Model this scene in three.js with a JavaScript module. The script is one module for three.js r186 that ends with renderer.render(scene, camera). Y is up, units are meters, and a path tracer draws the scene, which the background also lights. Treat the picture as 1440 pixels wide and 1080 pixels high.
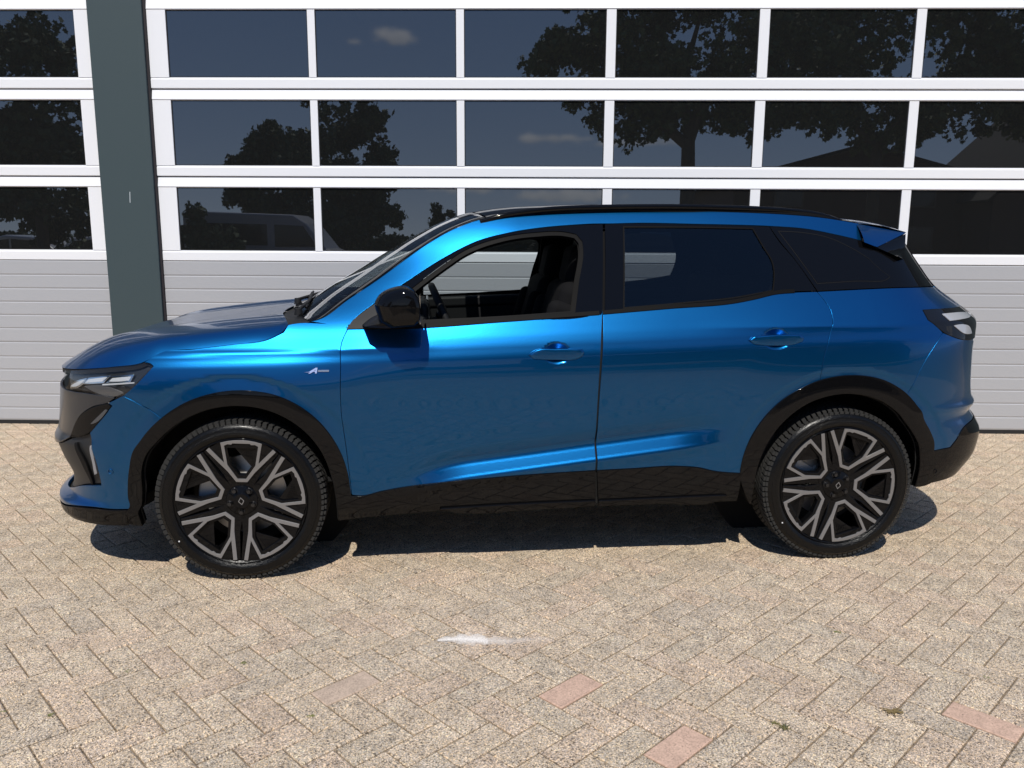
import * as THREE from 'three';
import { mergeGeometries, toCreasedNormals } from 'three/addons/utils/BufferGeometryUtils.js';
import { RoundedBoxGeometry } from 'three/addons/geometries/RoundedBoxGeometry.js';

// ---------- camera, sky, sun, exposure ----------
const scene = new THREE.Scene();
const camera = new THREE.PerspectiveCamera(50.61, 4 / 3, 0.05, 900);
camera.position.set(0, 1.4557, 0);
camera.rotation.set(-0.17497, 0, 0.005153);
const renderer = new THREE.WebGLRenderer({ antialias: true });
renderer.setSize(1024, 768);
renderer.toneMapping = THREE.LinearToneMapping;
renderer.toneMappingExposure = 1.0;
renderer.shadowMap.enabled = true;

let seed = 7;
const rnd = () => { seed |= 0; seed = seed + 0x6D2B79F5 | 0; let t = Math.imul(seed ^ seed >>> 15, 1 | seed); t = t + Math.imul(t ^ t >>> 7, 61 | t) ^ t; return ((t ^ t >>> 14) >>> 0) / 4294967296; };
const hash2 = (x, y) => { let h = Math.imul(x, 374761393) + Math.imul(y, 668265263) | 0; h = Math.imul(h ^ h >>> 13, 1274126177); return ((h ^ h >>> 16) >>> 0) / 4294967296; };
function vnoise(x, y, wrap = 0) {
  const xi = Math.floor(x), yi = Math.floor(y), fx = x - xi, fy = y - yi, s = fx * fx * (3 - 2 * fx), t = fy * fy * (3 - 2 * fy);
  const w = (a, b) => wrap ? hash2(((a % wrap) + wrap) % wrap, ((b % wrap) + wrap) % wrap) : hash2(a, b);
  return (w(xi, yi) * (1 - s) + w(xi + 1, yi) * s) * (1 - t) + (w(xi, yi + 1) * (1 - s) + w(xi + 1, yi + 1) * s) * t;
}
const fbm = (x, y, o = 5, wrap = 0) => { let a = 0, g = .5, n = 0; for (let i = 0; i < o; i++) { a += g * vnoise(x, y, wrap); n += g; x *= 2; y *= 2; wrap *= 2; g *= .5; } return a / n; };

{ // clear summer sky with a few small fair-weather clouds
  const W = 2048, H = 1024, d = new Float32Array(W * H * 4);
  const st = (x, a, b) => { const t = Math.min(1, Math.max(0, (x - a) / (b - a))); return t * t * (3 - 2 * t); };
  const clouds = [[1.757, .224, .034, .013], [1.80, .219, .012, .005], [1.47, .113, .075, .007], [1.57, .118, .05, .008], [1.56, .052, .09, .012], [1.68, .06, .06, .008], [1.42, .17, .03, .006]];
  for (let i = 0; i < 46; i++) { const e = .05 + .4 * rnd() * rnd(), a = 2.3 + 5 * rnd(); clouds.push([a, e, .03 + .10 * rnd(), .008 + .02 * rnd()]); }
  for (let j = 0; j < H; j++) for (let i = 0; i < W; i++) {
    const el = ((j + .5) / H - .5) * Math.PI, az = ((i + .5) / W - .5) * 2 * Math.PI, y = Math.sin(el), k = 4 * (j * W + i);
    const h = Math.exp(-Math.max(y, 0) * 4.2), g = Math.exp(-Math.max(y, 0) * 14);
    let c = [.09 + .27 * h + .14 * g, .19 + .33 * h + .09 * g, .45 + .31 * h];
    if (y < 0) c = [.3, .28, .25];
    else {
      let m = 0, b = 1;
      for (const [ca, ce, cw, ch] of clouds) {
        let dx = az - ca; dx -= Math.round(dx / (2 * Math.PI)) * 2 * Math.PI; dx /= cw; const dy = (el - ce) / ch; if (Math.abs(dx) > 1.6 || Math.abs(dy) > 2) continue;
        const n = fbm(az * 55 + ca * 9, el * 95, 5) - .5, d = 1 - dx * dx - (dy < 0 ? dy * dy * 3.2 : dy * dy), k = st(d + 1.9 * n, .1, .95); if (k > m) { m = k; b = .72 + .35 * st(dy + n, -.6, .7); }
      }
      m *= .55;
      c = c.map((q, z) => q + (([1.02, 1.0, .98][z] * b) - q) * m * .85);
    }
    d[k] = c[0]; d[k + 1] = c[1]; d[k + 2] = c[2]; d[k + 3] = 1;
  }
  const sky = new THREE.DataTexture(d, W, H, THREE.RGBAFormat, THREE.FloatType);
  sky.mapping = THREE.EquirectangularReflectionMapping; sky.magFilter = THREE.LinearFilter; sky.minFilter = THREE.LinearFilter; sky.wrapS = THREE.RepeatWrapping; sky.needsUpdate = true;
  scene.background = sky; scene.environment = sky;
}
const sun = new THREE.DirectionalLight(new THREE.Color(1, .955, .88), 4.2);
sun.position.set(-.073 * 40, 1 * 40, .761 * 40);
sun.castShadow = true; sun.shadow.mapSize.set(2048, 2048);
Object.assign(sun.shadow.camera, { left: -9, right: 9, top: 9, bottom: -9, near: 1, far: 120 });
scene.add(sun, sun.target);

// ---------- naming ----------
const used = {};
const numbered = n => { const k = used[n] = (used[n] ?? -1) + 1; return k ? `${n}_${String(k).padStart(3, '0')}` : n; };
function tag(o, label, category, group) { o.userData.label = label; o.userData.category = category; if (group) o.userData.group = group; return o; }
function thing(name, label, category, pos = [0, 0, 0], turn = 0, group) { const o = new THREE.Group(); o.name = numbered(name); o.position.set(...pos); o.rotation.y = turn; scene.add(o); return tag(o, label, category, group); }
function part(name, geo, mat, parent, kind) { const m = new THREE.Mesh(geo, mat); m.name = name; m.castShadow = m.receiveShadow = true; if (kind) m.userData.kind = kind; parent.add(m); return m; }
function struct(name, geo, mat) { const m = new THREE.Mesh(geo, mat); m.name = numbered(name); m.castShadow = m.receiveShadow = true; m.userData.kind = 'structure'; scene.add(m); return m; }
const lin = (r, g, b) => new THREE.Color().setRGB(r, g, b);
function dataTex(W, H, f, srgb = false) {
  const d = new Uint8Array(W * H * 4);
  for (let j = 0; j < H; j++) for (let i = 0; i < W; i++) { const c = f(i, j), k = 4 * (j * W + i); for (let q = 0; q < 3; q++) d[k + q] = Math.max(0, Math.min(255, Math.round(255 * (c.length ? c[q] : c)))); d[k + 3] = c.length > 3 ? Math.round(255 * c[3]) : 255; }
  const t = new THREE.DataTexture(d, W, H); t.magFilter = THREE.LinearFilter; t.wrapS = t.wrapT = THREE.RepeatWrapping; if (srgb) t.colorSpace = THREE.SRGBColorSpace; t.needsUpdate = true; return t;
}
const S = o => new THREE.MeshStandardMaterial(o), Ph = o => new THREE.MeshPhysicalMaterial(o);
const box = (x0, x1, y0, y1, z0, z1) => new THREE.BoxGeometry(x1 - x0, y1 - y0, z1 - z0).translate((x0 + x1) / 2, (y0 + y1) / 2, (z0 + z1) / 2);
function meterUV(g) { const p = g.attributes.position, n = g.attributes.normal, uv = new Float32Array(p.count * 2); for (let i = 0; i < p.count; i++) { const ax = Math.abs(n.getX(i)), ay = Math.abs(n.getY(i)), az = Math.abs(n.getZ(i)); const [a, b] = az >= ax && az >= ay ? [p.getX(i), p.getY(i)] : ay >= ax ? [p.getX(i), p.getZ(i)] : [p.getZ(i), p.getY(i)]; uv[2 * i] = a; uv[2 * i + 1] = b; } g.setAttribute('uv', new THREE.BufferAttribute(uv, 2)); return g; }
// prism with the profile [(z, y)...] run along x: a rail, slat or sill
function run(profile, x0, x1) {
  const s = new THREE.Shape(profile.map(([z, y]) => new THREE.Vector2(z, y)));
  const g = new THREE.ExtrudeGeometry(s, { depth: x1 - x0, bevelEnabled: false, steps: 1 });
  g.rotateY(-Math.PI / 2); // shape x -> z, depth z -> -x
  g.scale(1, 1, 1); g.translate(x1, 0, 0);
  return meterUV(g);
}
// ---------- shape of the car body: half width of the side at (X along the car, Y up), rounded into nose and tail ----------
const clamp = (x, a = 0, b = 1) => Math.min(b, Math.max(a, x));
const sstep = (x, a, b) => { const t = clamp((x - a) / (b - a)); return t * t * (3 - 2 * t); };
const mix = (a, b, t) => a + (b - a) * t;
function curve(p) {                                   // monotone cubic through [key, value] pairs
  const n = p.length, d = [], m = [];
  for (let i = 0; i < n - 1; i++) d.push((p[i + 1][1] - p[i][1]) / (p[i + 1][0] - p[i][0]));
  for (let i = 0; i < n; i++) {
    if (i === 0 || i === n - 1) m.push(i ? d[n - 2] : d[0]);
    else if (d[i - 1] * d[i] <= 0) m.push(0);
    else { const h0 = p[i][0] - p[i - 1][0], h1 = p[i + 1][0] - p[i][0]; m.push((h0 + h1) * 3 / ((2 * h1 + h0) / d[i - 1] + (h1 + 2 * h0) / d[i])); }
  }
  return x => {
    if (x <= p[0][0]) return p[0][1];
    if (x >= p[n - 1][0]) return p[n - 1][1];
    let i = 0; while (x > p[i + 1][0]) i++;
    const h = p[i + 1][0] - p[i][0], t = (x - p[i][0]) / h, t2 = t * t, t3 = t2 * t;
    return (2 * t3 - 3 * t2 + 1) * p[i][1] + (t3 - 2 * t2 + t) * h * m[i] + (3 * t2 - 2 * t3) * p[i + 1][1] + (t3 - t2) * h * m[i + 1];
  };
}
const XA = -1.45, XB = 1.5, KF = 0.8, KR = 0.8, NF = 3.1, NR = 2.8, WHX = 1.3335, WHY = 0.354;
const halfWidth = curve([[0.18, .825], [.25, .845], [.32, .868], [.45, .884], [.6, .893], [.75, .901], [.87, .9065], [.95, .902], [1.0, .8875], [1.04, .8705], [1.08, .850], [1.12, .829], [1.16, .808], [1.2, .788], [1.3, .741], [1.4, .687], [1.5, .626], [1.6, .555]]);
const noseX = curve([[.17, -2.2], [.21, -2.26], [.25, -2.295], [.3, -2.295], [.345, -2.235], [.4, -2.225], [.5, -2.265], [.575, -2.285], [.63, -2.26], [.75, -2.24], [.86, -2.225], [.9, -2.215], [1.0, -2.12], [1.1, -1.95], [1.25, -1.6], [1.4, -1.5]]);
const tailX = curve([[.2, 2.08], [.3, 2.17], [.36, 2.23], [.45, 2.3], [.54, 2.315], [.6, 2.28], [.66, 2.235], [.695, 2.26], [.73, 2.235], [.85, 2.215], [.95, 2.21], [1.02, 2.22], [1.08, 2.235], [1.15, 2.17], [1.25, 2.03], [1.35, 1.95], [1.5, 1.84], [1.6, 1.75]]);
const soft = (d, e) => Math.sqrt(d * d + e * e) - e;
const ridge = (dy, a, up, dn, e = .006) => a * Math.exp(-soft(dy, e) / (dy > 0 ? up : dn));
const scallop = curve([[-.24, 0], [-.13, -.0005], [-.088, .0070], [-.079, .0092], [-.071, .0080], [-.054, -.00101], [-.038, -.00949], [-.022, -.01797], [-.007, -.02592], [.003, -.0286], [.014, -.0276], [.034, -.0195], [.075, -.0055], [.14, 0]]);
function sideZ(X, Y) {
  const lift = clamp(.034 * (X + .3), -.05, .06) * sstep(Y, .75, 1.05);
  let z = halfWidth(Y - lift);
  z -= .125 * sstep(-X, .12, 1.2) * sstep(Y, 1.06, 1.42);
  z -= .075 * Math.pow(clamp((X - .7) / 1.3), 2) * sstep(Y, .95, 1.4);
  z -= .66 * sstep(-X, .55, 1.15) * Math.pow(clamp(Y - .80, 0, .2), 2);
  // shoulder line of the front wing, dying out in the front door
  z += ridge(Y - (1.0 + .03 * (X + .9)), .010, .05, .022) * sstep(-X, .45, .85) * sstep(X, -2.1, -1.75);
  // haunch line over the rear wheel
  z += ridge(Y - (1.088 + .012 * (X - 1.1)), .011, .06, .024) * sstep(X, .55, 1.25);
  // hollow along the foot of the doors
  const f = sstep(X, -.78, -.35) * (1 - sstep(X, .5, .88));
  if (f > 0) z += f * scallop(Y - (.5335 + .122 * (X + .1) - .05 * Math.pow(1 - sstep(X, -.75, -.3), 2)));
  // brows over the wheels
  for (const s of [-1, 1]) {
    const dx = X - s * WHX, dy = Y - WHY, r = Math.hypot(dx, dy * 1.02), a = Math.atan2(dy, Math.abs(dx));
    const w = sstep(a, .05, .7);
    if (r < .8 && w > 0) z += .010 * w * (1 - sstep(r, .40, .76)) - .0065 * w * sstep(r, .455, .535) * (1 - sstep(r, .54, .566));
  }
  for (const [cx, cy] of [[.018, .980], [.996, 1.034]]) { const q = ((X - cx) / .064) ** 2 + ((Y - cy) / .047) ** 2; if (q < 1) z -= .024 * (1 - q) ** 1.3; }   // cups behind the handles
  return z;
}
const round = (p, n) => { const s = Math.sin(p), c = Math.max(Math.cos(p), 0), r = Math.pow(Math.pow(s, n) + Math.pow(c, n), -1 / n); return [s * r, c * r]; };
// point of the skin; u is X along the flanks and runs on round the corners to the middle of nose and tail
function skin(u, Y) {
  if (u < XA) { const p = Math.min((XA - u) / KF, Math.PI / 2), [t, g] = round(p, NF), X = XA - (XA - noseX(Y)) * t; return [X, Y, sideZ(X, Y) * g]; }
  if (u > XB) { const p = Math.min((u - XB) / KR, Math.PI / 2), [t, g] = round(p, NR), X = XB + (tailX(Y) - XB) * t; return [X, Y, sideZ(X, Y) * g]; }
  return [u, Y, sideZ(u, Y)];
}
function skinNormal(u, Y) {
  const e = 4e-4, a = skin(u - e, Y), b = skin(u + e, Y), c = skin(u, Y - e), d = skin(u, Y + e);
  const p = [b[0] - a[0], b[1] - a[1], b[2] - a[2]], q = [d[0] - c[0], d[1] - c[1], d[2] - c[2]];
  const n = [p[1] * q[2] - p[2] * q[1], p[2] * q[0] - p[0] * q[2], p[0] * q[1] - p[1] * q[0]], l = Math.hypot(...n) || 1;
  return n.map(v => v / l);
}
// outlines of the car panels on its skin, metres (along, up)
const O = {
  wing: [[-1.122, 1.099], [-1.138, 1.069], [-1.199, 1.041], [-1.336, 1.023], [-1.519, 1.004], [-1.664, 0.991], [-1.716, 0.953], [-1.687, 0.949], [-1.67, 0.939], [-1.683, 0.92], [-1.726, 0.868], [-1.78, 0.818], [-1.732, 0.794], [-1.687, 0.767], [-1.624, 0.72], [-1.533, 0.779], [-1.417, 0.819], [-1.331, 0.829], [-1.244, 0.825], [-1.159, 0.802], [-1.078, 0.761], [-1.009, 0.703], [-0.953, 0.629], [-0.913, 0.546], [-0.891, 0.456], [-0.88, 0.361], [-0.87, 0.365], [-0.885, 0.574], [-0.9, 0.731], [-0.898, 0.919], [-0.893, 1.033], [-0.869, 1.084], [-0.886, 1.099], [-0.989, 1.105], [-1.079, 1.106]],
  bonnet_edge: [[-1.122, 1.099], [-1.138, 1.069], [-1.199, 1.041], [-1.336, 1.023], [-1.519, 1.004], [-1.664, 0.991], [-1.716, 0.953], [-1.818, 0.937], [-1.944, 0.921], [-2.006, 0.914], [-2.35, 0.893], [-2.5, 0.897], [-2.707, 0.9]],
  arch_front: [[-0.833, 0.254], [-0.872, 0.362], [-0.883, 0.458], [-0.906, 0.55], [-0.946, 0.634], [-1.003, 0.709], [-1.073, 0.768], [-1.155, 0.811], [-1.242, 0.833], [-1.331, 0.838], [-1.418, 0.827], [-1.537, 0.787], [-1.629, 0.726], [-1.688, 0.666], [-1.731, 0.599], [-1.764, 0.514], [-1.803, 0.37], [-1.789, 0.318], [-1.791, 0.246], [-1.742, 0.237], [-1.744, 0.398], [-1.699, 0.554], [-1.636, 0.644], [-1.553, 0.713], [-1.438, 0.762], [-1.322, 0.775], [-1.228, 0.762], [-1.14, 0.726], [-1.061, 0.667], [-0.995, 0.581], [-0.952, 0.46], [-0.935, 0.353], [-0.934, 0.242]],
  arch_rear: [[0.868, 0.423], [0.874, 0.498], [0.896, 0.576], [0.921, 0.629], [0.967, 0.696], [1.022, 0.752], [1.098, 0.805], [1.203, 0.85], [1.24, 0.859], [1.349, 0.87], [1.482, 0.852], [1.559, 0.823], [1.636, 0.776], [1.674, 0.74], [1.741, 0.644], [1.777, 0.55], [1.789, 0.475], [1.847, 0.34], [1.818, 0.331], [1.757, 0.329], [1.728, 0.441], [1.699, 0.542], [1.639, 0.642], [1.542, 0.727], [1.444, 0.772], [1.325, 0.789], [1.228, 0.776], [1.158, 0.751], [1.084, 0.703], [1.025, 0.643], [0.978, 0.567], [0.946, 0.467], [0.937, 0.369], [0.937, 0.263]],
  front_door: [[-0.869, 1.084], [-0.574, 1.087], [-0.232, 1.11], [0.221, 1.14], [0.23, 1.155], [0.216, 1.058], [0.2, 0.782], [0.199, 0.522], [0.2, 0.454], [0.2, 0.452], [-0.173, 0.437], [-0.506, 0.412], [-0.745, 0.378], [-0.827, 0.36], [-0.87, 0.365], [-0.885, 0.574], [-0.9, 0.731], [-0.898, 0.919], [-0.893, 1.033]],
  rear_door: [[0.229, 1.142], [0.523, 1.165], [0.839, 1.19], [0.923, 1.205], [1.023, 1.226], [1.109, 1.232], [1.217, 1.235], [1.246, 1.195], [1.263, 1.153], [1.263, 1.117], [1.245, 1.065], [1.225, 1.001], [1.207, 0.923], [1.205, 0.841], [1.102, 0.796], [1.028, 0.745], [0.973, 0.69], [0.928, 0.624], [0.904, 0.572], [0.883, 0.495], [0.876, 0.422], [0.739, 0.437], [0.68, 0.452], [0.574, 0.463], [0.37, 0.457], [0.207, 0.452], [0.205, 0.522], [0.206, 0.782], [0.222, 1.058]],
  sill_front: [[-0.88, 0.361], [-0.827, 0.36], [-0.745, 0.378], [-0.506, 0.412], [-0.173, 0.437], [0.2, 0.452], [0.208, 0.301], [-0.009, 0.293], [-0.265, 0.287], [-0.495, 0.276], [-0.673, 0.263], [-0.832, 0.253]],
  sill_rear: [[0.207, 0.452], [0.37, 0.457], [0.574, 0.463], [0.68, 0.452], [0.739, 0.437], [0.876, 0.422], [0.868, 0.284], [0.614, 0.281], [0.222, 0.278]],
  quarter: [[1.217, 1.235], [1.498, 1.247], [2.162, 1.248], [2.184, 1.213], [2.205, 1.175], [2.179, 1.152], [1.952, 1.155], [1.837, 1.155], [1.751, 1.153], [1.743, 1.11], [1.813, 1.054], [1.72, 0.935], [1.631, 0.768], [1.555, 0.815], [1.479, 0.843], [1.349, 0.861], [1.242, 0.85], [1.205, 0.841], [1.207, 0.923], [1.225, 1.001], [1.245, 1.065], [1.263, 1.117], [1.263, 1.153], [1.246, 1.195], [1.217, 1.235]],
  rear_bumper: [[1.813, 1.054], [1.919, 1.022], [2.085, 1.004], [2.2, 0.985], [2.3, 0.73], [2.3, 0.655], [2.23, 0.617], [2.131, 0.615], [1.956, 0.586], [1.876, 0.512], [1.782, 0.504], [1.769, 0.546], [1.734, 0.639], [1.668, 0.733], [1.631, 0.768], [1.72, 0.935]],
  rear_valance: [[1.782, 0.504], [1.876, 0.512], [1.956, 0.586], [2.131, 0.615], [2.23, 0.617], [2.3, 0.65], [2.757, 0.62], [2.757, 0.3], [2.25, 0.31], [2.103, 0.392], [2.091, 0.346], [1.849, 0.338], [1.781, 0.473]],
  tail_lamp: [[1.751, 1.153], [1.837, 1.155], [1.952, 1.155], [2.155, 1.152], [2.2, 1.145], [2.757, 1.145], [2.757, 1.02], [2.2, 1.01], [1.919, 1.022], [1.813, 1.056], [1.743, 1.11]],
  headlight: [[-2.114, 0.895], [-1.943, 0.919], [-1.819, 0.938], [-1.715, 0.951], [-1.687, 0.949], [-1.67, 0.939], [-1.683, 0.92], [-1.726, 0.868], [-1.78, 0.818], [-1.816, 0.809], [-1.919, 0.821], [-2.084, 0.823]],
  front_bumper: [[-1.78, 0.818], [-1.732, 0.794], [-1.687, 0.767], [-1.624, 0.72], [-1.681, 0.661], [-1.724, 0.595], [-1.756, 0.511], [-1.795, 0.37], [-1.78, 0.319], [-1.846, 0.314], [-1.939, 0.314], [-2.016, 0.306], [-2.106, 0.289], [-2.4, 0.27], [-2.4, 0.33], [-2.217, 0.339], [-2.017, 0.4], [-1.923, 0.416], [-1.901, 0.533], [-1.928, 0.65], [-1.876, 0.712], [-1.828, 0.773], [-1.843, 0.784]],
  grille: [[-1.816, 0.808], [-1.843, 0.787], [-1.914, 0.764], [-1.998, 0.699], [-2.036, 0.618], [-2.098, 0.583], [-2.4, 0.575], [-2.707, 0.575], [-2.707, 0.83], [-2.35, 0.83], [-2.084, 0.817], [-1.919, 0.817]],
  lamp_blade: [[-1.831, 0.772], [-1.879, 0.712], [-1.928, 0.653], [-2.031, 0.617], [-1.993, 0.697], [-1.911, 0.761], [-1.843, 0.782]],
  intake: [[-1.93, 0.647], [-1.904, 0.533], [-1.925, 0.421], [-2.016, 0.404], [-2.211, 0.345], [-2.4, 0.335], [-2.707, 0.335], [-2.707, 0.565], [-2.4, 0.565], [-2.105, 0.575], [-2.029, 0.613]],
  valance_front: [[-1.787, 0.315], [-1.843, 0.31], [-1.935, 0.309], [-2.014, 0.301], [-2.11, 0.282], [-2.4, 0.262], [-2.707, 0.255], [-2.707, 0.19], [-2.3, 0.195], [-2.049, 0.225], [-1.92, 0.227], [-1.795, 0.235]],
  front_frame: [[-0.851, 1.112], [-0.762, 1.184], [-0.631, 1.27], [-0.46, 1.377], [-0.308, 1.452], [-0.154, 1.492], [-0.02, 1.513], [0.107, 1.525], [0.265, 1.533], [0.229, 1.143], [0.222, 1.141], [-0.232, 1.112], [-0.573, 1.088], [-0.847, 1.087]],
  front_glass: [[-0.586, 1.238], [-0.535, 1.277], [-0.447, 1.34], [-0.36, 1.396], [-0.207, 1.451], [-0.128, 1.467], [-0.055, 1.475], [0.09, 1.478], [0.128, 1.47], [0.145, 1.448], [0.146, 1.42], [0.117, 1.281], [0.092, 1.155], [-0.231, 1.134], [-0.561, 1.12]],
  rear_frame: [[0.271, 1.533], [0.436, 1.537], [0.7, 1.534], [0.9, 1.531], [1.042, 1.527], [1.074, 1.462], [1.131, 1.384], [1.218, 1.237], [1.11, 1.234], [1.024, 1.228], [0.923, 1.207], [0.839, 1.192], [0.523, 1.166], [0.236, 1.145]],
  rear_glass: [[0.359, 1.516], [0.631, 1.517], [0.958, 1.513], [0.991, 1.436], [1.023, 1.367], [1.009, 1.242], [0.926, 1.227], [0.842, 1.213], [0.59, 1.189], [0.326, 1.168]],
  quarter_frame: [[1.042, 1.527], [1.236, 1.513], [1.344, 1.493], [1.486, 1.462], [1.578, 1.435], [1.815, 1.38], [2.03, 1.299], [2.161, 1.25], [1.499, 1.249], [1.221, 1.237], [1.131, 1.384], [1.077, 1.462]],
  quarter_glass: [[1.079, 1.504], [1.202, 1.498], [1.319, 1.476], [1.431, 1.425], [1.541, 1.355], [1.647, 1.299], [1.625, 1.291], [1.401, 1.279], [1.224, 1.269], [1.152, 1.386]],
  roof_side: [[-1.031, 1.112], [-0.996, 1.12], [-0.873, 1.202], [-0.74, 1.29], [-0.634, 1.367], [-0.52, 1.445], [-0.405, 1.508], [-0.293, 1.548], [-0.193, 1.565], [-0.082, 1.577], [0.058, 1.585], [0.312, 1.595], [0.604, 1.595], [0.925, 1.59], [1.117, 1.583], [1.289, 1.571], [1.485, 1.543], [1.486, 1.462], [1.344, 1.493], [1.236, 1.513], [1.042, 1.527], [0.9, 1.531], [0.7, 1.534], [0.436, 1.537], [0.271, 1.533], [0.265, 1.533], [0.107, 1.525], [-0.02, 1.513], [-0.154, 1.492], [-0.308, 1.452], [-0.46, 1.377], [-0.631, 1.27], [-0.762, 1.184], [-0.851, 1.112], [-0.869, 1.087]],
  pillar_edge: [[-1.031, 1.112], [-0.996, 1.12], [-0.873, 1.202], [-0.74, 1.29], [-0.634, 1.367], [-0.52, 1.445], [-0.405, 1.508], [-0.293, 1.548], [-0.193, 1.565], [-0.082, 1.577], [0.058, 1.585], [0.312, 1.595], [0.604, 1.595], [0.925, 1.59], [1.117, 1.583], [1.289, 1.571], [1.485, 1.543]],
  rocker_front: [[-0.487, 0.292], [-0.17, 0.304], [0.203, 0.311], [0.204, 0.29], [-0.105, 0.278], [-0.391, 0.272]],
  rocker_rear: [[0.222, 0.31], [0.477, 0.315], [0.809, 0.32], [0.778, 0.302], [0.479, 0.295], [0.224, 0.29]],
};
const HL = {
  a: [[-1.858, 0.869], [-1.836, 0.895], [-1.745, 0.906], [-1.757, 0.876], [-1.8, 0.87]],
  b: [[-1.97, 0.855], [-1.945, 0.884], [-1.844, 0.899], [-1.872, 0.867], [-1.921, 0.861]],
  c: [[-2.062, 0.826], [-2.055, 0.845], [-2.007, 0.867], [-1.954, 0.882], [-1.976, 0.853], [-2.004, 0.837]],
  d: [[-1.969, 0.846], [-1.873, 0.854], [-1.785, 0.827], [-1.828, 0.811], [-1.872, 0.814], [-1.92, 0.827]],
  e: [[-1.873, 0.857], [-1.873, 0.862], [-1.74, 0.874], [-1.74, 0.87]],
  f: [[-1.994, 0.598], [-1.985, 0.601], [-1.955, 0.529], [-1.966, 0.418], [-1.976, 0.41], [-1.976, 0.503]],
  g: [[-1.915, 0.595], [-1.906, 0.573], [-1.908, 0.52], [-1.915, 0.473], [-1.931, 0.464], [-1.917, 0.526]],
  h: [[-1.852, 0.757], [-1.843, 0.756], [-1.905, 0.694], [-1.919, 0.69]],
  t1: [[1.851, 1.131], [2.016, 1.131], [2.148, 1.12], [2.052, 1.108], [1.965, 1.105], [1.864, 1.102]],
  t2: [[1.881, 1.081], [1.945, 1.083], [2.008, 1.068], [2.037, 1.038], [1.951, 1.045]],
};
// ---------- the yard: concrete clinker pavers in herringbone ----------
const WALL = { turn: -0.02258, z: -6.2156 };
const speckle = (() => {
  const N = 1024, f = new Float32Array(N * N), v = new Float32Array(N * N), tint = new Float32Array(N * N);
  for (let i = 0; i < N * N; i++) { f[i] = .74; }
  for (let k = 0; k < 62000; k++) {           // grit of the washed concrete: pale, brown and dark grains
    const x = rnd() * N | 0, y = rnd() * N | 0, r = 1.5 + rnd() * rnd() * 4.3, q = rnd(), val = q < .38 ? .88 + rnd() * .12 : q < .76 ? .68 + rnd() * .13 : .34 + rnd() * .2, hue = rnd(), el = .6 + rnd() * .8;
    const R = Math.ceil(r * 1.4);
    for (let dy = -R; dy <= R; dy++) for (let dx = -R; dx <= R; dx++) if ((dx * el) ** 2 + (dy / el) ** 2 < r * r) { const p = ((y + dy + N) % N) * N + (x + dx + N) % N; f[p] = val; tint[p] = hue; v[p] = .4 + .6 * hue; }
  }
  const col = dataTex(N, N, (i, j) => { const p = j * N + i, m = fbm(i / 64, j / 64, 4, 16), b = f[p] * (.90 + .20 * m); const t = tint[p]; return [b * (.98 + .06 * t), b * .945, b * (.885 - .10 * t)]; }, true);
  const bump = dataTex(N, N, (i, j) => v[j * N + i] * .7 + .3 * fbm(i / 32, j / 32, 3, 32));
  return { col, bump };
})();
const pave = (r, g, b) => S({ map: speckle.col, bumpMap: speckle.bump, bumpScale: .0016, color: lin(r, g, b), roughness: .93 });
const PAVE = [[.91, .825, .75], [.93, .84, .765], [.88, .81, .745], [.96, .865, .785], [.92, .805, .735], [.92, .825, .745], [.86, .79, .735], [.97, .85, .775]];
const pavers = PAVE.map(c => pave(...c)), pinkMap = dataTex(512, 512, (i, j) => { const s = hash2(i >> 1, j >> 1), b = .84 + .12 * fbm(i / 24, j / 24, 4, 0) + .12 * (hash2(i >> 2, j >> 2) - .3) - (s > .965 ? .4 * hash2(i >> 1, j + 7 >> 1) : 0); return [b, b * .985, b * .95]; }, true), pinkPaver = S({ map: pinkMap, bumpMap: speckle.bump, bumpScale: .0005, color: lin(.66, .46, .365), roughness: .95 });
const palePink = S({ map: pinkMap, bumpMap: speckle.bump, bumpScale: .001, color: lin(.60, .47, .38), roughness: .95 });
const sand = S({ map: speckle.col, color: lin(.40, .345, .285), roughness: 1, bumpMap: speckle.bump, bumpScale: .002 });
function paverGeo(k) {
  const L = .1026, B = .0500, b = .0034, o = [], q = (a, c, d, e) => { o.push(...a, ...c, ...d, ...a, ...d, ...e); };
  const j = () => (hash2(k * 31 + o.length, 77 + k) - .5) * .0024;
  const T = [[-L + b + j(), 0, -B + b + j()], [L - b + j(), 0, -B + b + j()], [L - b + j(), 0, B - b + j()], [-L + b + j(), 0, B - b + j()]];
  const M = [[-L, -b * .8, -B], [L, -b * .8, -B], [L, -b * .8, B], [-L, -b * .8, B]], D = M.map(p => [p[0], -.03, p[2]]);
  q(T[0], T[3], T[2], T[1]);
  for (let i = 0; i < 4; i++) { const n = (i + 1) % 4; q(T[i], T[n], M[n], M[i]); q(M[i], M[n], D[n], D[i]); }
  const g = new THREE.BufferGeometry(); g.setAttribute('position', new THREE.Float32BufferAttribute(o, 3)); g.computeVertexNormals();
  const uv = []; const ox = hash2(k, 5), oy = hash2(k, 9); for (let i = 0; i < o.length; i += 3) uv.push(o[i] / .62 + ox, (o[i + 2] + o[i + 1]) / .62 + oy);
  g.setAttribute('uv', new THREE.Float32BufferAttribute(uv, 2)); return g;
}
const paverGeos = Array.from({ length: 10 }, (_, k) => paverGeo(k));
const yard = (() => {
  const g = new THREE.PlaneGeometry(700, 700, 1, 1).rotateX(-Math.PI / 2); g.attributes.uv.array.forEach((v, i, a) => a[i] = v * 700 / .62);
  const y = struct('paved_yard', g, sand); y.position.y = -.0066; return y;
})();
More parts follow.
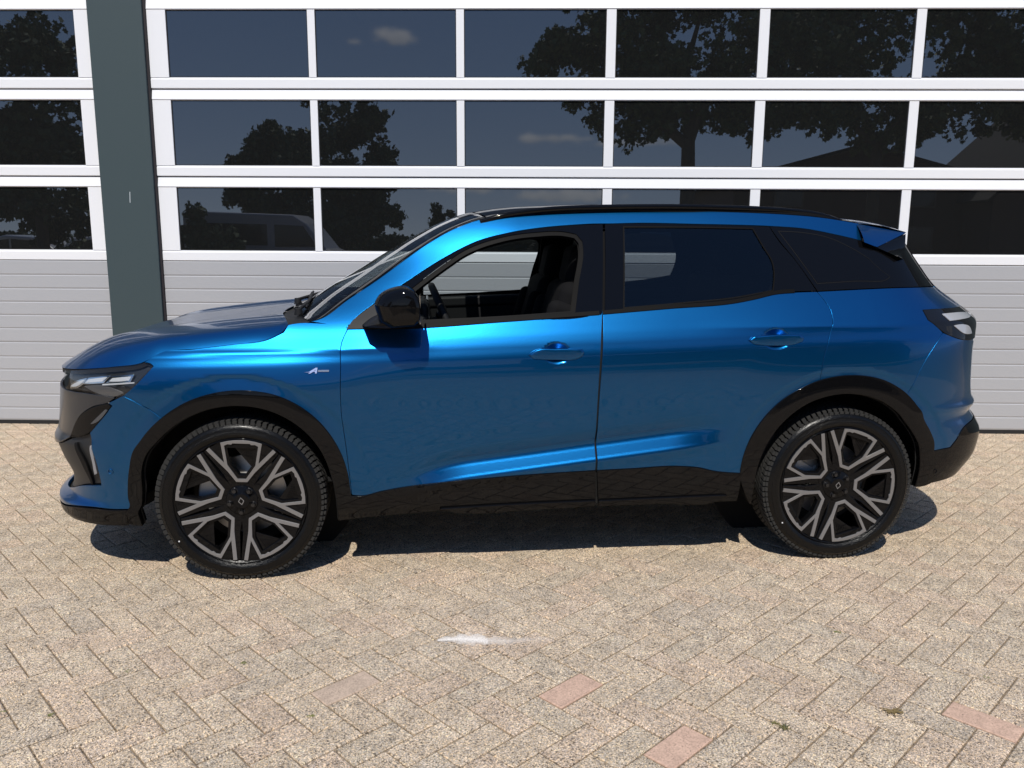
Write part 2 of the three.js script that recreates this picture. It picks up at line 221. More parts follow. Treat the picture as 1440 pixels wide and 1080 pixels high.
{
  const ang = 44.2 * Math.PI / 180, ca = Math.cos(ang), sa = Math.sin(ang), P = .1052, o0 = [.200, -2.460];   // rows run at 44 degrees to the wall
  const toW = (a, b) => [o0[0] + a * ca - b * sa, o0[1] - a * sa - b * ca];
  const pinks = [[.197, -2.449, 0], [.478, -2.159, 0], [1.456, -2.274, 1], [-.539, -2.455, 0, 1]];
  const list = [];
  for (let r = -130; r < 130; r++) for (let c = -130; c < 130; c++) {
    const m = ((-c - r) % 4 + 4) % 4; if (m !== 0 && m !== 3) continue;
    const v = m === 3, [x, z] = toW((v ? c : c - .5) * P + .5 * P, (v ? r + .5 : r) * P);
    if (z < WALL.z + .0226 * x - .16 || z > 3.2 || Math.abs(x) > 7.2) continue;
    // brightness of its picture: how large it shows
    const dx = x, dz = -z, seen = z < -1.86 && Math.abs(dx) < .66 * dz + .12, under = Math.abs(x) < 2.1 && z < -3.75 && z > -5.2;
    list.push({ x, z, v, s: seen && !under ? 1 / (dx * dx + dz * dz) : 0, k: hash2(r * 7 + 3, c * 13 + 1), r, c });
  }
  list.sort((a, b) => b.s - a.s);
  const near = list.slice(0, 298), rest = list.slice(298);
  const place = (o, b) => { o.position.set(b.x, .0066 + (hash2(b.r, b.c + 50) - .5) * .0022, b.z); o.rotation.set((hash2(b.c, b.r) - .5) * .010, ang + (b.v ? Math.PI / 2 : 0) + (hash2(b.c + 9, b.r) - .5) * .024 + (b.k > .5 ? Math.PI : 0), (hash2(b.c, b.r + 3) - .5) * .010); };
  const pinkOf = b => pinks.find(p => Math.hypot(p[0] - b.x, p[1] - b.z) < .075 && (b.v ? 1 : 0) === p[2]);
  near.forEach((b, i) => { const m = part(i ? `paver_${String(i).padStart(3, '0')}` : 'paver', paverGeos[b.k * 997 % 10 | 0], pinkOf(b) ? (pinkOf(b)[3] ? palePink : pinkPaver) : pavers[b.k * 613 % 8 | 0], yard); place(m, b); m.position.y += 0; });
  const im = new THREE.InstancedMesh(paverGeos[0], pave(1, 1, 1), rest.length), im2 = new THREE.InstancedMesh(paverGeos[4], im.material, rest.length), d = new THREE.Object3D();
  const halves = [rest.filter(b => b.k < .5), rest.filter(b => b.k >= .5)];
  halves.forEach((h, q) => {
    const g = new THREE.InstancedMesh(paverGeos[q ? 4 : 0], pave(1, 1, 1), h.length);
    h.forEach((b, i) => { place(d, b); d.updateMatrix(); g.setMatrixAt(i, d.matrix); const c = PAVE[b.k * 613 % 8 | 0]; g.setColorAt(i, lin(...c)); });
    g.name = q ? 'paver_field_001' : 'paver_field'; g.castShadow = g.receiveShadow = true; g.userData.kind = 'stuff'; yard.add(g);
  });
}

// ---------- the workshop front: sectional doors, column, cladding ----------
const alu = S({ color: lin(.83, .84, .865), roughness: .45 });
const aluTop = alu;
const woodgrainBump = dataTex(256, 256, (i, j) => .5 + .5 * (fbm(i / 6, j / 2.2, 3, 0) - .5));
const slatMat = S({ color: lin(.425, .432, .452), roughness: .5, metalness: .1, bumpMap: woodgrainBump, bumpScale: .0007 });
const rubber = S({ color: lin(.012, .012, .013), roughness: .8 });
const seamMat = S({ color: lin(.12, .12, .13), roughness: .8 });
const paneMat = Ph({ color: lin(.20, .21, .215), transmission: .95, thickness: 0, roughness: 0, ior: 2.35 });
const front = (name, label, cat, group) => thing(name, label, cat, [0, 0, WALL.z], WALL.turn, group);
const PITCH = .627, JOINT = [1.2905, 1.9185, 2.5465, 3.1735];
function garageDoor(label, x0, x1, panes, stileL, stileR) {
  const d = front('sectional_door', label, 'garage door', undefined);
  // glazed sections
  for (let r = 0; r < 4; r++) {
    const y0 = JOINT[r], y1 = y0 + PITCH - .005, gb = y0 + .078, gt = gb + .468;
    const sec = new THREE.Group(); sec.name = 'glazed_section'; d.add(sec);
    part('bottom_rail', run([[-.03, y0], [-.004, y0], [0, y0 + .004], [.0005, gb - .014], [-.004, gb - .010], [-.006, gb], [-.03, gb]], x0, x1), alu, sec);
    part('top_rail', run([[-.03, gt], [-.002, gt], [.003, gt + .006], [-.0105, y1 - .003], [-.014, y1], [-.03, y1]], x0, x1), aluTop, sec);
    part('stile', meterUV(box(x0, x0 + stileL, gb, gt, -.03, -.0015)), alu, sec);
    part('stile', meterUV(box(x1 - stileR, x1, gb, gt, -.03, -.0015)), alu, sec);
    for (let i = 0; i < panes.length; i++) {
      const [a, b] = panes[i];
      if (i) part('mullion', meterUV(box(panes[i - 1][1], a, gb, gt, -.03, -.002)), alu, sec);
      part('pane', box(a + .006, b - .006, gb + .006, gt - .006, -.0145, -.0125).scale(1, 1, 1), paneMat, sec);
      const e = .006, fr = [box(a, b, gb, gb + e, -.028, -.0085), box(a, b, gt - e, gt, -.028, -.0085), box(a, a + e, gb + e, gt - e, -.028, -.0085), box(b - e, b, gb + e, gt - e, -.028, -.0085)];
      part('gasket', mergeGeometries(fr), rubber, sec);
    }
  }
  // slatted sections: six ribs to a section
  const ys = [.030, .1295, .2365, .3385, .4345, .5385, .6525, .7605, .8645, .9675, 1.0715, 1.1755, 1.2865];
  for (let i = 0; i < 12; i++) {
    const a = ys[i], b = ys[i + 1] - .0004, j = i % 6 === 0 ? .0012 : 0;
    part(i ? `slat_${String(i).padStart(3, '0')}` : 'slat', run([[-.04, a + j], [-.0042, a + j], [-.0038, a + .001 + j], [0, a + .011 + j], [0, b - .0046], [-.0042, b], [-.04, b]], x0, x1), slatMat, d);
  }
  part('backing', box(x0, x1, .03, 1.285, -.055, -.0405), seamMat, d);
  part('bottom_seal', box(x0, x1, -.004, .0305, -.035, -.006), rubber, d);
  return d;
}
garageDoor('long grey sectional door with six panes a row behind the blue car', -2.672, 4.125, [[-2.535, -1.4985], [-1.4445, -.417], [-.361, .668], [.7365, 1.7605], [1.8325, 2.872], [2.940, 3.985]], .137, .14);
garageDoor('grey sectional door left of the dark green column, cut by the picture edge', -7.2, -3.098, [[-7.06, -6.405], [-6.345, -5.365], [-5.300, -4.310], [-4.245, -3.209]], .14, .111);
function column(x0, x1, label) {
  const c = front('steel_column', label, 'column');
  part('shaft', new RoundedBoxGeometry(x1 - x0, 5.2, .19, 2, .006).translate((x0 + x1) / 2, 2.595, -.06), S({ color: lin(.040, .063, .070), roughness: .6, bumpMap: woodgrainBump, bumpScale: .0002 }), c);
  part('edge_seal', box(x1 - .002, x1 + .016, 0, 3.9, -.05, .012), S({ color: lin(.016, .013, .017), roughness: .7 }), c);
  return c;
}
const col0 = column(-3.092, -2.690, 'dark grey-green steel column between the two grey doors');
part('scratch', (() => { const g = new THREE.CapsuleGeometry(.003, .075, 3, 6); g.rotateZ(-.05); g.scale(1, 1, .15); g.translate(-2.875, 1.76, .0353); return g; })(), S({ color: lin(.5, .55, .58), roughness: .8 }), col0);
column(4.13, 4.54, 'dark grey-green steel column beyond the right end of the long door');
{ // cladding over the doors and the hall behind them
  const w = front('workshop_wall', 'dark metal-clad wall over the sectional doors', 'wall');
  const cm = S({ color: lin(.07, .095, .105), roughness: .5 });
  part('lintel', box(-12, 12, 3.80, 3.98, -.16, .02), cm, w);
  for (let i = 0; i < 8; i++) part('cladding_panel', run([[-.14, 3.984 + i * .2], [-.01, 3.984 + i * .2], [.004, 4.0 + i * .2], [.004, 4.165 + i * .2], [-.01, 4.18 + i * .2], [-.14, 4.18 + i * .2]], -12, 12), cm, w);
  part('eaves', box(-12.1, 12.1, 5.59, 5.75, -.3, .16), S({ color: lin(.3, .31, .32), roughness: .5 }), w);
  part('side_wall', box(-12, -7.2, 0, 3.798, -.16, -.02), cm, w); part('side_wall', box(4.545, 12, 0, 3.798, -.16, -.02), cm, w);
  const dk = S({ color: lin(.10, .10, .105), roughness: .9 });
  part('hall_floor', box(-12, 12, -.08, -.01, -9, -.2), S({ color: lin(.06, .06, .06), roughness: .8 }), w);
  part('hall_back', box(-12, 12, 0, 5.5, -9.2, -9), dk, w); part('hall_side', box(-12.2, -12, 0, 5.5, -9, -.17), dk, w); part('hall_side', box(12, 12.2, 0, 5.5, -9, -.17), dk, w);
  part('hall_ceiling', box(-12, 12, 5.5, 5.585, -9, -.17), dk, w);
}
// ---------- what stands behind the photographer and shows only in the panes: trees, a gabled house, parked cars ----------
const leafM = S({ color: lin(.06, .10, .035), roughness: .75, side: THREE.DoubleSide }), leafM2 = S({ color: lin(.04, .07, .028), roughness: .8, side: THREE.DoubleSide });
const barkM = S({ color: lin(.09, .08, .065), roughness: .95, bumpMap: speckle.bump, bumpScale: .01 });
const spray = (() => { // a twig of nine lobed leaves
  const gs = [];
  for (let i = 0; i < 9; i++) {
    const s = .10 + .05 * rnd(), sh = new THREE.Shape([[0, 0], [.5, .25], [.95, .15], [.7, .6], [.8, 1.05], [.35, .95], [0, 1.45], [-.35, .95], [-.8, 1.05], [-.7, .6], [-.95, .15], [-.5, .25]].map(p => new THREE.Vector2(p[0] * s, p[1] * s)));
    const g = new THREE.ShapeGeometry(sh); g.rotateX((rnd() - .5) * 2.4); g.rotateZ((rnd() - .5) * 3); g.rotateY(rnd() * 6.3); g.translate((rnd() - .5) * .5, (rnd() - .5) * .4, (rnd() - .5) * .5); gs.push(g);
  }
  return mergeGeometries(gs);
})();
function tree(label, pos, lobes, trunk, opt = {}) {
  const t = thing('tree', label, 'tree', pos, 0, opt.group), { leaf = leafM, per = 420, scale = 1 } = opt;
  const limbs = [];
  for (const pts of trunk) {
    const c = new THREE.CatmullRomCurve3(pts.map(p => new THREE.Vector3(p[0], p[1], p[2]))), g = new THREE.TubeGeometry(c, 14, 1, 8), P = g.attributes.position, ctr = c.getPoints(14);
    for (let i = 0; i <= 14; i++) { const r = mix(pts[0][3], pts[pts.length - 1][3], i / 14), q = c.getPointAt(i / 14); for (let k = 0; k <= 8; k++) { const n = i * 9 + k; P.setXYZ(n, q.x + (P.getX(n) - q.x) * r, q.y + (P.getY(n) - q.y) * r, q.z + (P.getZ(n) - q.z) * r); } }
    g.computeVertexNormals(); limbs.push(g);
  }
  part('trunk', mergeGeometries(limbs), barkM, t);
  const M = []; const d = new THREE.Object3D();
  for (const [x, y, z, rx, ry, rz, w = 1] of lobes) {
    const n = Math.round(per * w * rx * ry * .5 + 60);
    const clumps = Array.from({ length: 9 + 7 * rx | 0 }, () => { const a = rnd() * 6.283, q = Math.acos(2 * rnd() - 1), r = .45 + .5 * Math.cbrt(rnd()); return [x + rx * r * Math.sin(q) * Math.cos(a), y + ry * r * Math.cos(q), z + rz * r * Math.sin(q) * Math.sin(a), .24 + .26 * rnd()]; });
    for (let i = 0; i < n; i++) {
      const c = clumps[rnd() * clumps.length | 0], a = rnd() * 6.283, q = Math.acos(2 * rnd() - 1), r = (rnd() < .14 ? .9 + .6 * rnd() : Math.sqrt(rnd())) * c[3] * (rx + ry) * .42;
      d.position.set(c[0] + r * Math.sin(q) * Math.cos(a), c[1] + .8 * r * Math.cos(q), c[2] + r * Math.sin(q) * Math.sin(a)); d.rotation.set(rnd() * 6, rnd() * 6, rnd() * 6); d.scale.setScalar(scale * (.8 + .7 * rnd())); d.updateMatrix(); M.push(d.matrix.clone());
    }
  }
  const im = new THREE.InstancedMesh(spray, leaf, M.length); M.forEach((m, i) => im.setMatrixAt(i, m)); im.name = 'crown'; im.castShadow = im.receiveShadow = true; im.userData.kind = 'stuff'; t.add(im);
  return t;
}
// mirrored place: photo pixel and distance behind the wall plane -> where the real thing stands
tree('broad tree with a forked trunk, mirrored in the middle panes of the long door', [4.85, 0, 15.9],
  [[-.2, 8.2, 0, 4.2, 2.7, 3], [-3.0, 6.9, -.4, 2.3, 1.6, 2, 1.1], [2.9, 6.7, .3, 2.6, 1.7, 2.2, 1.1], [-1.7, 5.9, .5, 2.1, .95, 1.4, .8], [1.6, 5.8, .4, 2, .95, 1.4, .8], [0, 10.2, 0, 3, 1.6, 2.4]],
  [[[0, 0, 0, .3], [.05, 2.4, 0, .25], [0, 4.8, 0, .22]], [[0, 4.6, 0, .2], [-.9, 5.3, .1, .14], [-2.6, 6.3, -.2, .06]], [[0, 4.7, 0, .2], [.5, 6, 0, .15], [2, 7.2, .3, .06]], [[0, 4.8, 0, .18], [-.1, 7, .2, .12], [.3, 9, 0, .05]]], { per: 300, scale: .72 });
tree('broad tree mirrored in the right-hand panes beside the gable', [12.6, 0, 20],
  [[0, 8.9, 0, 4.4, 2.7, 3], [-2.6, 6.6, 0, 2.0, 1.2, 1.8], [2.7, 6.6, 0, 2.2, 1.2, 1.8], [.2, 5.7, 0, 1.5, .8, 1.4, .8]],
  [[[0, 0, 0, .28], [0, 2.5, 0, .25], [0, 5.2, 0, .2]], [[0, 5, 0, .17], [-1.2, 6, 0, .12], [-2.6, 7, 0, .05]], [[0, 5, 0, .17], [1.2, 6.3, 0, .12], [2.6, 7.3, 0, .05]]], { per: 260, scale: .8 });
tree('tall tree mirrored at the far right end of the long door', [19.2, 0, 19.5],
  [[0, 9, 0, 4.2, 3, 3], [-1.9, 6.5, 0, 1.9, 1.1, 1.6], [1.5, 6.6, 0, 2, 1.2, 1.6]], [[[0, 0, 0, .3], [0, 3, 0, .25], [0, 7.5, 0, .1]]], { per: 260, scale: .8 });
tree('dense dark tree mirrored in the left panes of the long door', [-9.7, 0, 23.6],
  [[.6, 5.1, 0, 2.7, 2.1, 2.2, 1.5], [-2.3, 4.2, 0, 1.8, 2.1, 1.8, 1.6], [1.5, 3.0, 0, 2.0, 1.8, 1.8, 1.6], [-.6, 2.5, 0, 2.6, 1.7, 1.8, 1.5]], [[[0, 0, 0, .25], [0, 3, 0, .2], [.3, 5.5, 0, .08]]], { leaf: leafM2, per: 300, scale: .8 });
tree('bushy tree mirrored in the door left of the column', [-13.9, 0, 10],
  [[-.6, 5.0, 0, 2.3, 2.1, 2, 1.5], [0, 3, 0, 2.2, 1.7, 1.9, 1.5], [-3.4, 4.4, 0, 2.4, 2.7, 2.1, 1.4]], [[[0, 0, 0, .2], [0, 3, 0, .16], [-.2, 5.5, 0, .06]]], { leaf: leafM2, per: 260, scale: .7 });
for (const [x, h, r, w] of [[-8.75, 4.2, .42, 'taller'], [-7.65, 3.95, .45, 'shorter']]) tree(`${w} of two slim far trees mirrored over the bonnet`, [x, 0, 53.6], [[0, h * .58, 0, r, h * .42, r, 5], [0, h * .3, 0, r * 1.1, h * .28, r, 5]], [[[0, 0, 0, .12], [0, 1, 0, .1], [0, h * .8, 0, .03]]], { leaf: leafM2, per: 160, scale: .8 });
{
  const hb = thing('hedge', 'low dark hedge on the far side of the yard, mirrored over the bonnet', 'hedge', [0, 0, 54]);
  const M = [], d = new THREE.Object3D();
  for (let i = 0; i < 5200; i++) { const x = -46 + 92 * rnd(), top = 1.35 + .35 * vnoise(x * .4, 3); d.position.set(x, top * Math.sqrt(rnd()), (rnd() - .5) * 1.2); d.rotation.set(rnd() * 6, rnd() * 6, rnd() * 6); d.scale.setScalar(.9 + rnd() * .8); d.updateMatrix(); M.push(d.matrix.clone()); }
  const im = new THREE.InstancedMesh(spray, leafM2, M.length); M.forEach((m, i) => im.setMatrixAt(i, m)); im.name = 'foliage'; im.userData.kind = 'stuff'; im.castShadow = true; hb.add(im);
  part('woody_core', box(-46, 46, 0, 1.15, -.25, .25), barkM, hb);
}
for (const [x, z, h, w] of [[-11.2, 13.4, 2.5, 'taller'], [-10.3, 13.8, 2.1, 'lower']]) tree(`${w} of two shrubs mirrored at the left end of the long door`, [x, 0, z], [[0, h * .55, 0, .55, h * .45, .5, 4]], [[[0, 0, 0, .04], [0, h * .4, 0, .03], [0, h * .8, 0, .015]]], { leaf: leafM2, per: 130, scale: .6 });
function house(label, pos, w, d, hw, hr, turn) {
  const H = thing('house', label, 'house', pos, turn), brick = S({ color: lin(.07, .05, .042), roughness: .9, bumpMap: speckle.bump, bumpScale: .004 }), roofM = S({ color: lin(.02, .019, .018), roughness: 1 }), fr = S({ color: lin(.10, .09, .08), roughness: .5 });
  const s = new THREE.Shape([[-w / 2, 0], [w / 2, 0], [w / 2, hw], [0, hr - .12], [-w / 2, hw]].map(p => new THREE.Vector2(...p)));
  part('wall', new THREE.ExtrudeGeometry(s, { depth: d, bevelEnabled: false }), brick, H);
  for (const q of [-1, 1]) { const L = Math.hypot(w / 2 + .5, hr - hw + .12), a = Math.atan2(hr - hw, w / 2); const g = new THREE.BoxGeometry(L, .14, d + .6); g.translate(-L / 2, 0, d / 2); g.rotateZ(a); if (q > 0) g.scale(-1, 1, 1); g.translate(0, hr, 0); if (q > 0) { const ix = g.index.array; for (let i = 0; i < ix.length; i += 3) [ix[i], ix[i + 1]] = [ix[i + 1], ix[i]]; } part('roof', g, roofM, H); }
  for (const x of [-w * .28, w * .24]) for (const y of [1, 3.1]) if (y + 1.2 < hw) { const f = part('window', box(x - .7, x + .7, y, y + 1.2, -.04, .03), fr, H); part('window_pane', box(x - .62, x + .62, y + .08, y + 1.12, -.05, -.041), S({ color: lin(.02, .022, .025), roughness: .1 }), f); }
  part('door', box(-.5, .5, 0, 2.1, -.05, .02), S({ color: lin(.04, .06, .05), roughness: .5 }), H);
}
house('low gabled brick house mirrored behind the trees on the right', [15.1, 0, 28.2], 12, 11, 4.4, 6.0, 0);
house('steep gabled house mirrored at the right edge', [25.2, 0, 25.5], 10.5, 9, 3.6, 8.6, 0);
function parked(name, label, cat, pos, turn, L, prof, winProf, paint, W) { // simple parked vehicles, far behind the camera
  const v = thing(name, label, cat, pos, turn), dk = S({ color: lin(.012, .013, .015), roughness: .08 }), sh = p => new THREE.Shape(p.map(q => new THREE.Vector2(q[0] * L, q[1])));
  part('body', new THREE.ExtrudeGeometry(sh(prof), { depth: W, bevelEnabled: true, bevelSize: .06, bevelThickness: .1, bevelSegments: 3, curveSegments: 8 }).translate(0, 0, -W / 2), paint, v);
  for (const w of winProf) for (const q of [-1, 1]) part('window', new THREE.ExtrudeGeometry(sh(w), { depth: .02, bevelEnabled: false }).translate(0, 0, q * (W / 2 + .102) - .01), dk, v);
  for (const x of [.2, .8]) for (const q of [-1, 1]) { const wh = part('wheel', new THREE.CylinderGeometry(.33, .33, .22, 24).rotateX(Math.PI / 2).translate(x * L, .33, q * (W / 2 + .0)), S({ color: lin(.015, .015, .015), roughness: .8 }), v); part('rim', new THREE.CylinderGeometry(.2, .2, .23, 16).rotateX(Math.PI / 2).translate(x * L, .33, q * (W / 2 + .01)), S({ color: lin(.4, .4, .42), roughness: .3, metalness: .8 }), wh); }
}
const vanP = S({ color: lin(.26, .28, .32), roughness: .3 });
parked('parked_van', 'dark grey van mirrored in the lowest left panes of the long door', 'van', [-12.2, 0, 16.2], 0, 5.2, [[0, .4], [1, .4], [1, .95], [.93, 1.1], [.80, 1.95], [.72, 2.22], [.02, 2.34], [0, 2.2]], [[[.60, 1.2], [.88, 1.2], [.79, 1.9], [.6, 1.95]], [[.1, 1.25], [.55, 1.25], [.55, 1.95], [.1, 2.0]]], vanP, 1.7);
const carProf = [[0, .35], [1, .35], [1, .75], [.93, .88], [.74, .96], [.60, 1.42], [.3, 1.5], [.1, 1.3], [0, .95]], carWin = [[[.36, .98], [.7, .98], [.59, 1.36], [.36, 1.42]], [[.12, 1.0], [.34, .98], [.34, 1.42], [.22, 1.36]]];
parked('parked_car', 'silver car mirrored lowest in the left door, nearer the edge', 'car', [-19.6, 0, 16.0], .1, 4.2, carProf, carWin, S({ color: lin(.45, .46, .48), roughness: .25, metalness: .3 }), 1.5);
parked('parked_car', 'white car mirrored lowest in the left door, beside the column', 'car', [-14.0, 0, 16.4], Math.PI, 3.9, carProf, carWin, S({ color: lin(.7, .7, .7), roughness: .25 }), 1.5);
// ---------- sheet panels cut from the skin of the car ----------
function smoothLine(pts, step = .012) {      // round line through traced points, corners over 26 degrees kept sharp
  const n = pts.length, out = [], corner = i => { const a = pts[(i - 1 + n) % n], b = pts[i], c = pts[(i + 1) % n], p = [b[0] - a[0], b[1] - a[1]], q = [c[0] - b[0], c[1] - b[1]]; return Math.abs(Math.atan2(p[0] * q[1] - p[1] * q[0], p[0] * q[0] + p[1] * q[1])) > .6; };
  const K = pts.map((_, i) => corner(i));
  for (let i = 0; i < n; i++) {
    const p1 = pts[i], p2 = pts[(i + 1) % n], L = Math.hypot(p2[0] - p1[0], p2[1] - p1[1]); if (L < 1e-6) continue;
    const t1 = K[i] ? null : pts[(i - 1 + n) % n], t2 = K[(i + 1) % n] ? null : pts[(i + 2) % n];
    const tan = (a, b, c) => { const u = Math.hypot(b[0] - a[0], b[1] - a[1]) || 1e-6, v = Math.hypot(c[0] - b[0], c[1] - b[1]) || 1e-6; return [0, 1].map(k => ((b[k] - a[k]) / u * v + (c[k] - b[k]) / v * u) / (u + v)); };
    let m1 = t1 ? tan(t1, p1, p2) : null, m2 = t2 ? tan(p1, p2, t2) : null; const ch = [0, 1].map(k => (p2[k] - p1[k]) / L);
    m1 ??= m2 ? ch.map((v, k) => 1.5 * v - .5 * m2[k]) : ch; m2 ??= t1 ? ch.map((v, k) => 1.5 * v - .5 * m1[k]) : ch;
    const N = Math.max(1, Math.round(L / step));
    for (let j = 0; j < N; j++) { const t = j / N, a = t * t * t, b = t * t; out.push([0, 1].map(k => (2 * a - 3 * b + 1) * p1[k] + (a - 2 * b + t) * L * m1[k] + (3 * b - 2 * a) * p2[k] + (a - b) * L * m2[k])); }
  }
  return out;
}
const area = p => p.reduce((s, a, i) => { const b = p[(i + 1) % p.length]; return s + a[0] * b[1] - b[0] * a[1]; }, 0) / 2;
function insetLine(p, d) {
  const n = p.length; return p.map((b, i) => {
    const a = p[(i - 1 + n) % n], c = p[(i + 1) % n], u = [b[0] - a[0], b[1] - a[1]], v = [c[0] - b[0], c[1] - b[1]], lu = Math.hypot(...u) || 1e-9, lv = Math.hypot(...v) || 1e-9;
    const n1 = [-u[1] / lu, u[0] / lu], n2 = [-v[1] / lv, v[0] / lv]; let m = [n1[0] + n2[0], n1[1] + n2[1]]; const l = Math.hypot(...m) || 1e-9; m = [m[0] / l, m[1] / l]; const k = Math.min(2, 1 / Math.max(.3, m[0] * n1[0] + m[1] * n1[1]));
    return [b[0] + m[0] * d * k, b[1] + m[1] * d * k];
  });
}
function clipAxis(p, k, v, keepAbove) {
  const o = [], n = p.length; const f = q => keepAbove ? q[k] - v : v - q[k];
  for (let i = 0; i < n; i++) { const a = p[i], b = p[(i + 1) % n], fa = f(a), fb = f(b); if (fa >= 0) o.push(a); if ((fa > 0 && fb < 0) || (fa < 0 && fb > 0)) { const t = fa / (fa - fb), q = [a[0] + t * (b[0] - a[0]), a[1] + t * (b[1] - a[1])]; q[k] = v; o.push(q); } }
  return o;
}
const cross = (a, b) => [a[1] * b[2] - a[2] * b[1], a[2] * b[0] - a[0] * b[2], a[0] * b[1] - a[1] * b[0]], norm = a => { const l = Math.hypot(...a) || 1; return a.map(v => v / l); }, dot3 = (a, b) => a[0] * b[0] + a[1] * b[1] + a[2] * b[2];
function panel(outline, { off = 0, inset = .0022, depth = .012, du = .02, dy = .014, r = .003, raw = false, mid = false } = {}) {
  let P = raw ? outline : smoothLine(outline); if (area(P) < 0) P = P.reverse();
  if (inset) P = insetLine(P, inset);
  const pos = [], nor = [], idx = [], key = new Map();
  const vert = q => { const k = Math.round(q[0] * 2e5) + '_' + Math.round(q[1] * 2e5); let i = key.get(k); if (i === undefined) { const s = skin(...q), n = skinNormal(...q), o = typeof off === 'function' ? off(...q) : off; i = pos.length / 3; pos.push(s[0] + n[0] * o, s[1] + n[1] * o, s[2] + n[2] * o); nor.push(...n); key.set(k, i); } return i; };
  let u0 = Infinity, u1 = -Infinity; for (const q of P) { u0 = Math.min(u0, q[0]); u1 = Math.max(u1, q[0]); }
  const lines = (a, b, d) => { const o = []; for (let k = Math.floor(a / d); k <= Math.ceil(b / d); k++) o.push(k * d + 1.7e-5); return o; };
  const US = lines(u0, u1, du);
  for (let i = 0; i + 1 < US.length; i++) {
    const s = clipAxis(clipAxis(P, 0, US[i], true), 0, US[i + 1], false); if (s.length < 3) continue;
    let y0 = Infinity, y1 = -Infinity; for (const q of s) { y0 = Math.min(y0, q[1]); y1 = Math.max(y1, q[1]); }
    const YS = lines(y0, y1, dy);
    for (let j = 0; j + 1 < YS.length; j++) {
      let c = clipAxis(clipAxis(s, 1, YS[j], true), 1, YS[j + 1], false);
      c = c.filter((q, k) => { const w = c[(k + 1) % c.length]; return Math.hypot(q[0] - w[0], q[1] - w[1]) > 2e-6; }); if (c.length < 3 || Math.abs(area(c)) < 1e-9) continue;
      if (c.length === 4 && Math.abs(area(c) - (US[i + 1] - US[i]) * (YS[j + 1] - YS[j])) < 1e-9) { const v = c.map(vert); idx.push(v[0], v[1], v[2], v[0], v[2], v[3]); continue; }
      for (const t of THREE.ShapeUtils.triangulateShape(c.map(q => new THREE.Vector2(...q)), [])) { const v = t.map(k => vert(c[k])); const A = (c[t[1]][0] - c[t[0]][0]) * (c[t[2]][1] - c[t[0]][1]) - (c[t[2]][0] - c[t[0]][0]) * (c[t[1]][1] - c[t[0]][1]); if (A > 0) idx.push(...v); else if (A < 0) idx.push(v[0], v[2], v[1]); }
    }
  }
  if (depth) {                                     // edge turned in, with a small round that catches light
    const n = P.length, rings = [[0, 0, 0], [.5, .13, .5], [.87, .5, 1.05], [1, 1, 1.57]], base = pos.length / 3;
    for (let i = 0; i < n; i++) {
      const a = P[(i - 1 + n) % n], b = P[i], c = P[(i + 1) % n]; let t = [c[0] - a[0], c[1] - a[1]]; const l = Math.hypot(...t) || 1; t = [t[0] / l, t[1] / l];
      const s = skin(...b), N = skinNormal(...b), e = 1e-3, o = typeof off === 'function' ? off(...b) : off, s2 = skin(b[0] + t[1] * e, b[1] - t[0] * e); let w = [s2[0] - s[0], s2[1] - s[1], s2[2] - s[2]]; const k = dot3(w, N); w = norm(w.map((v, z) => v - k * N[z]));
      for (const [ou, dn, an] of rings) { for (let z = 0; z < 3; z++) pos.push(s[z] + N[z] * (o - dn * r) + w[z] * ou * r * .5); for (let z = 0; z < 3; z++) nor.push(N[z] * Math.cos(an) + w[z] * Math.sin(an)); }
      for (let z = 0; z < 3; z++) pos.push(s[z] + N[z] * (o - depth) + w[z] * r * .5); nor.push(...w);
    }
    for (let i = 0; i < n; i++) for (let q = 0; q < 4; q++) { const a = base + i * 5 + q, b = base + ((i + 1) % n) * 5 + q; idx.push(a, a + 1, b + 1, a, b + 1, b); }
  }
  const g = new THREE.BufferGeometry(); g.setAttribute('position', new THREE.Float32BufferAttribute(pos, 3)); g.setAttribute('normal', new THREE.Float32BufferAttribute(nor, 3)); g.setIndex(idx);
  const uv = new Float32Array(pos.length / 3 * 2); for (let i = 0; i < uv.length / 2; i++) { uv[2 * i] = pos[3 * i]; uv[2 * i + 1] = pos[3 * i + 1]; } g.setAttribute('uv', new THREE.BufferAttribute(uv, 2));
  return g;
}
function mirrored(g) { const m = g.clone(), p = m.attributes.position, n = m.attributes.normal; for (let i = 0; i < p.count; i++) { p.setZ(i, -p.getZ(i)); n.setZ(i, -n.getZ(i)); } if (m.index) { const x = m.index.array; for (let i = 0; i < x.length; i += 3) { const t = x[i]; x[i] = x[i + 1]; x[i + 1] = t; } } else { for (const a of Object.values(m.attributes)) for (let i = 0; i < a.count; i += 3) for (let k = 0; k < a.itemSize; k++) { const t = a.array[i * a.itemSize + k]; a.array[i * a.itemSize + k] = a.array[(i + 1) * a.itemSize + k]; a.array[(i + 1) * a.itemSize + k] = t; } } return m; }
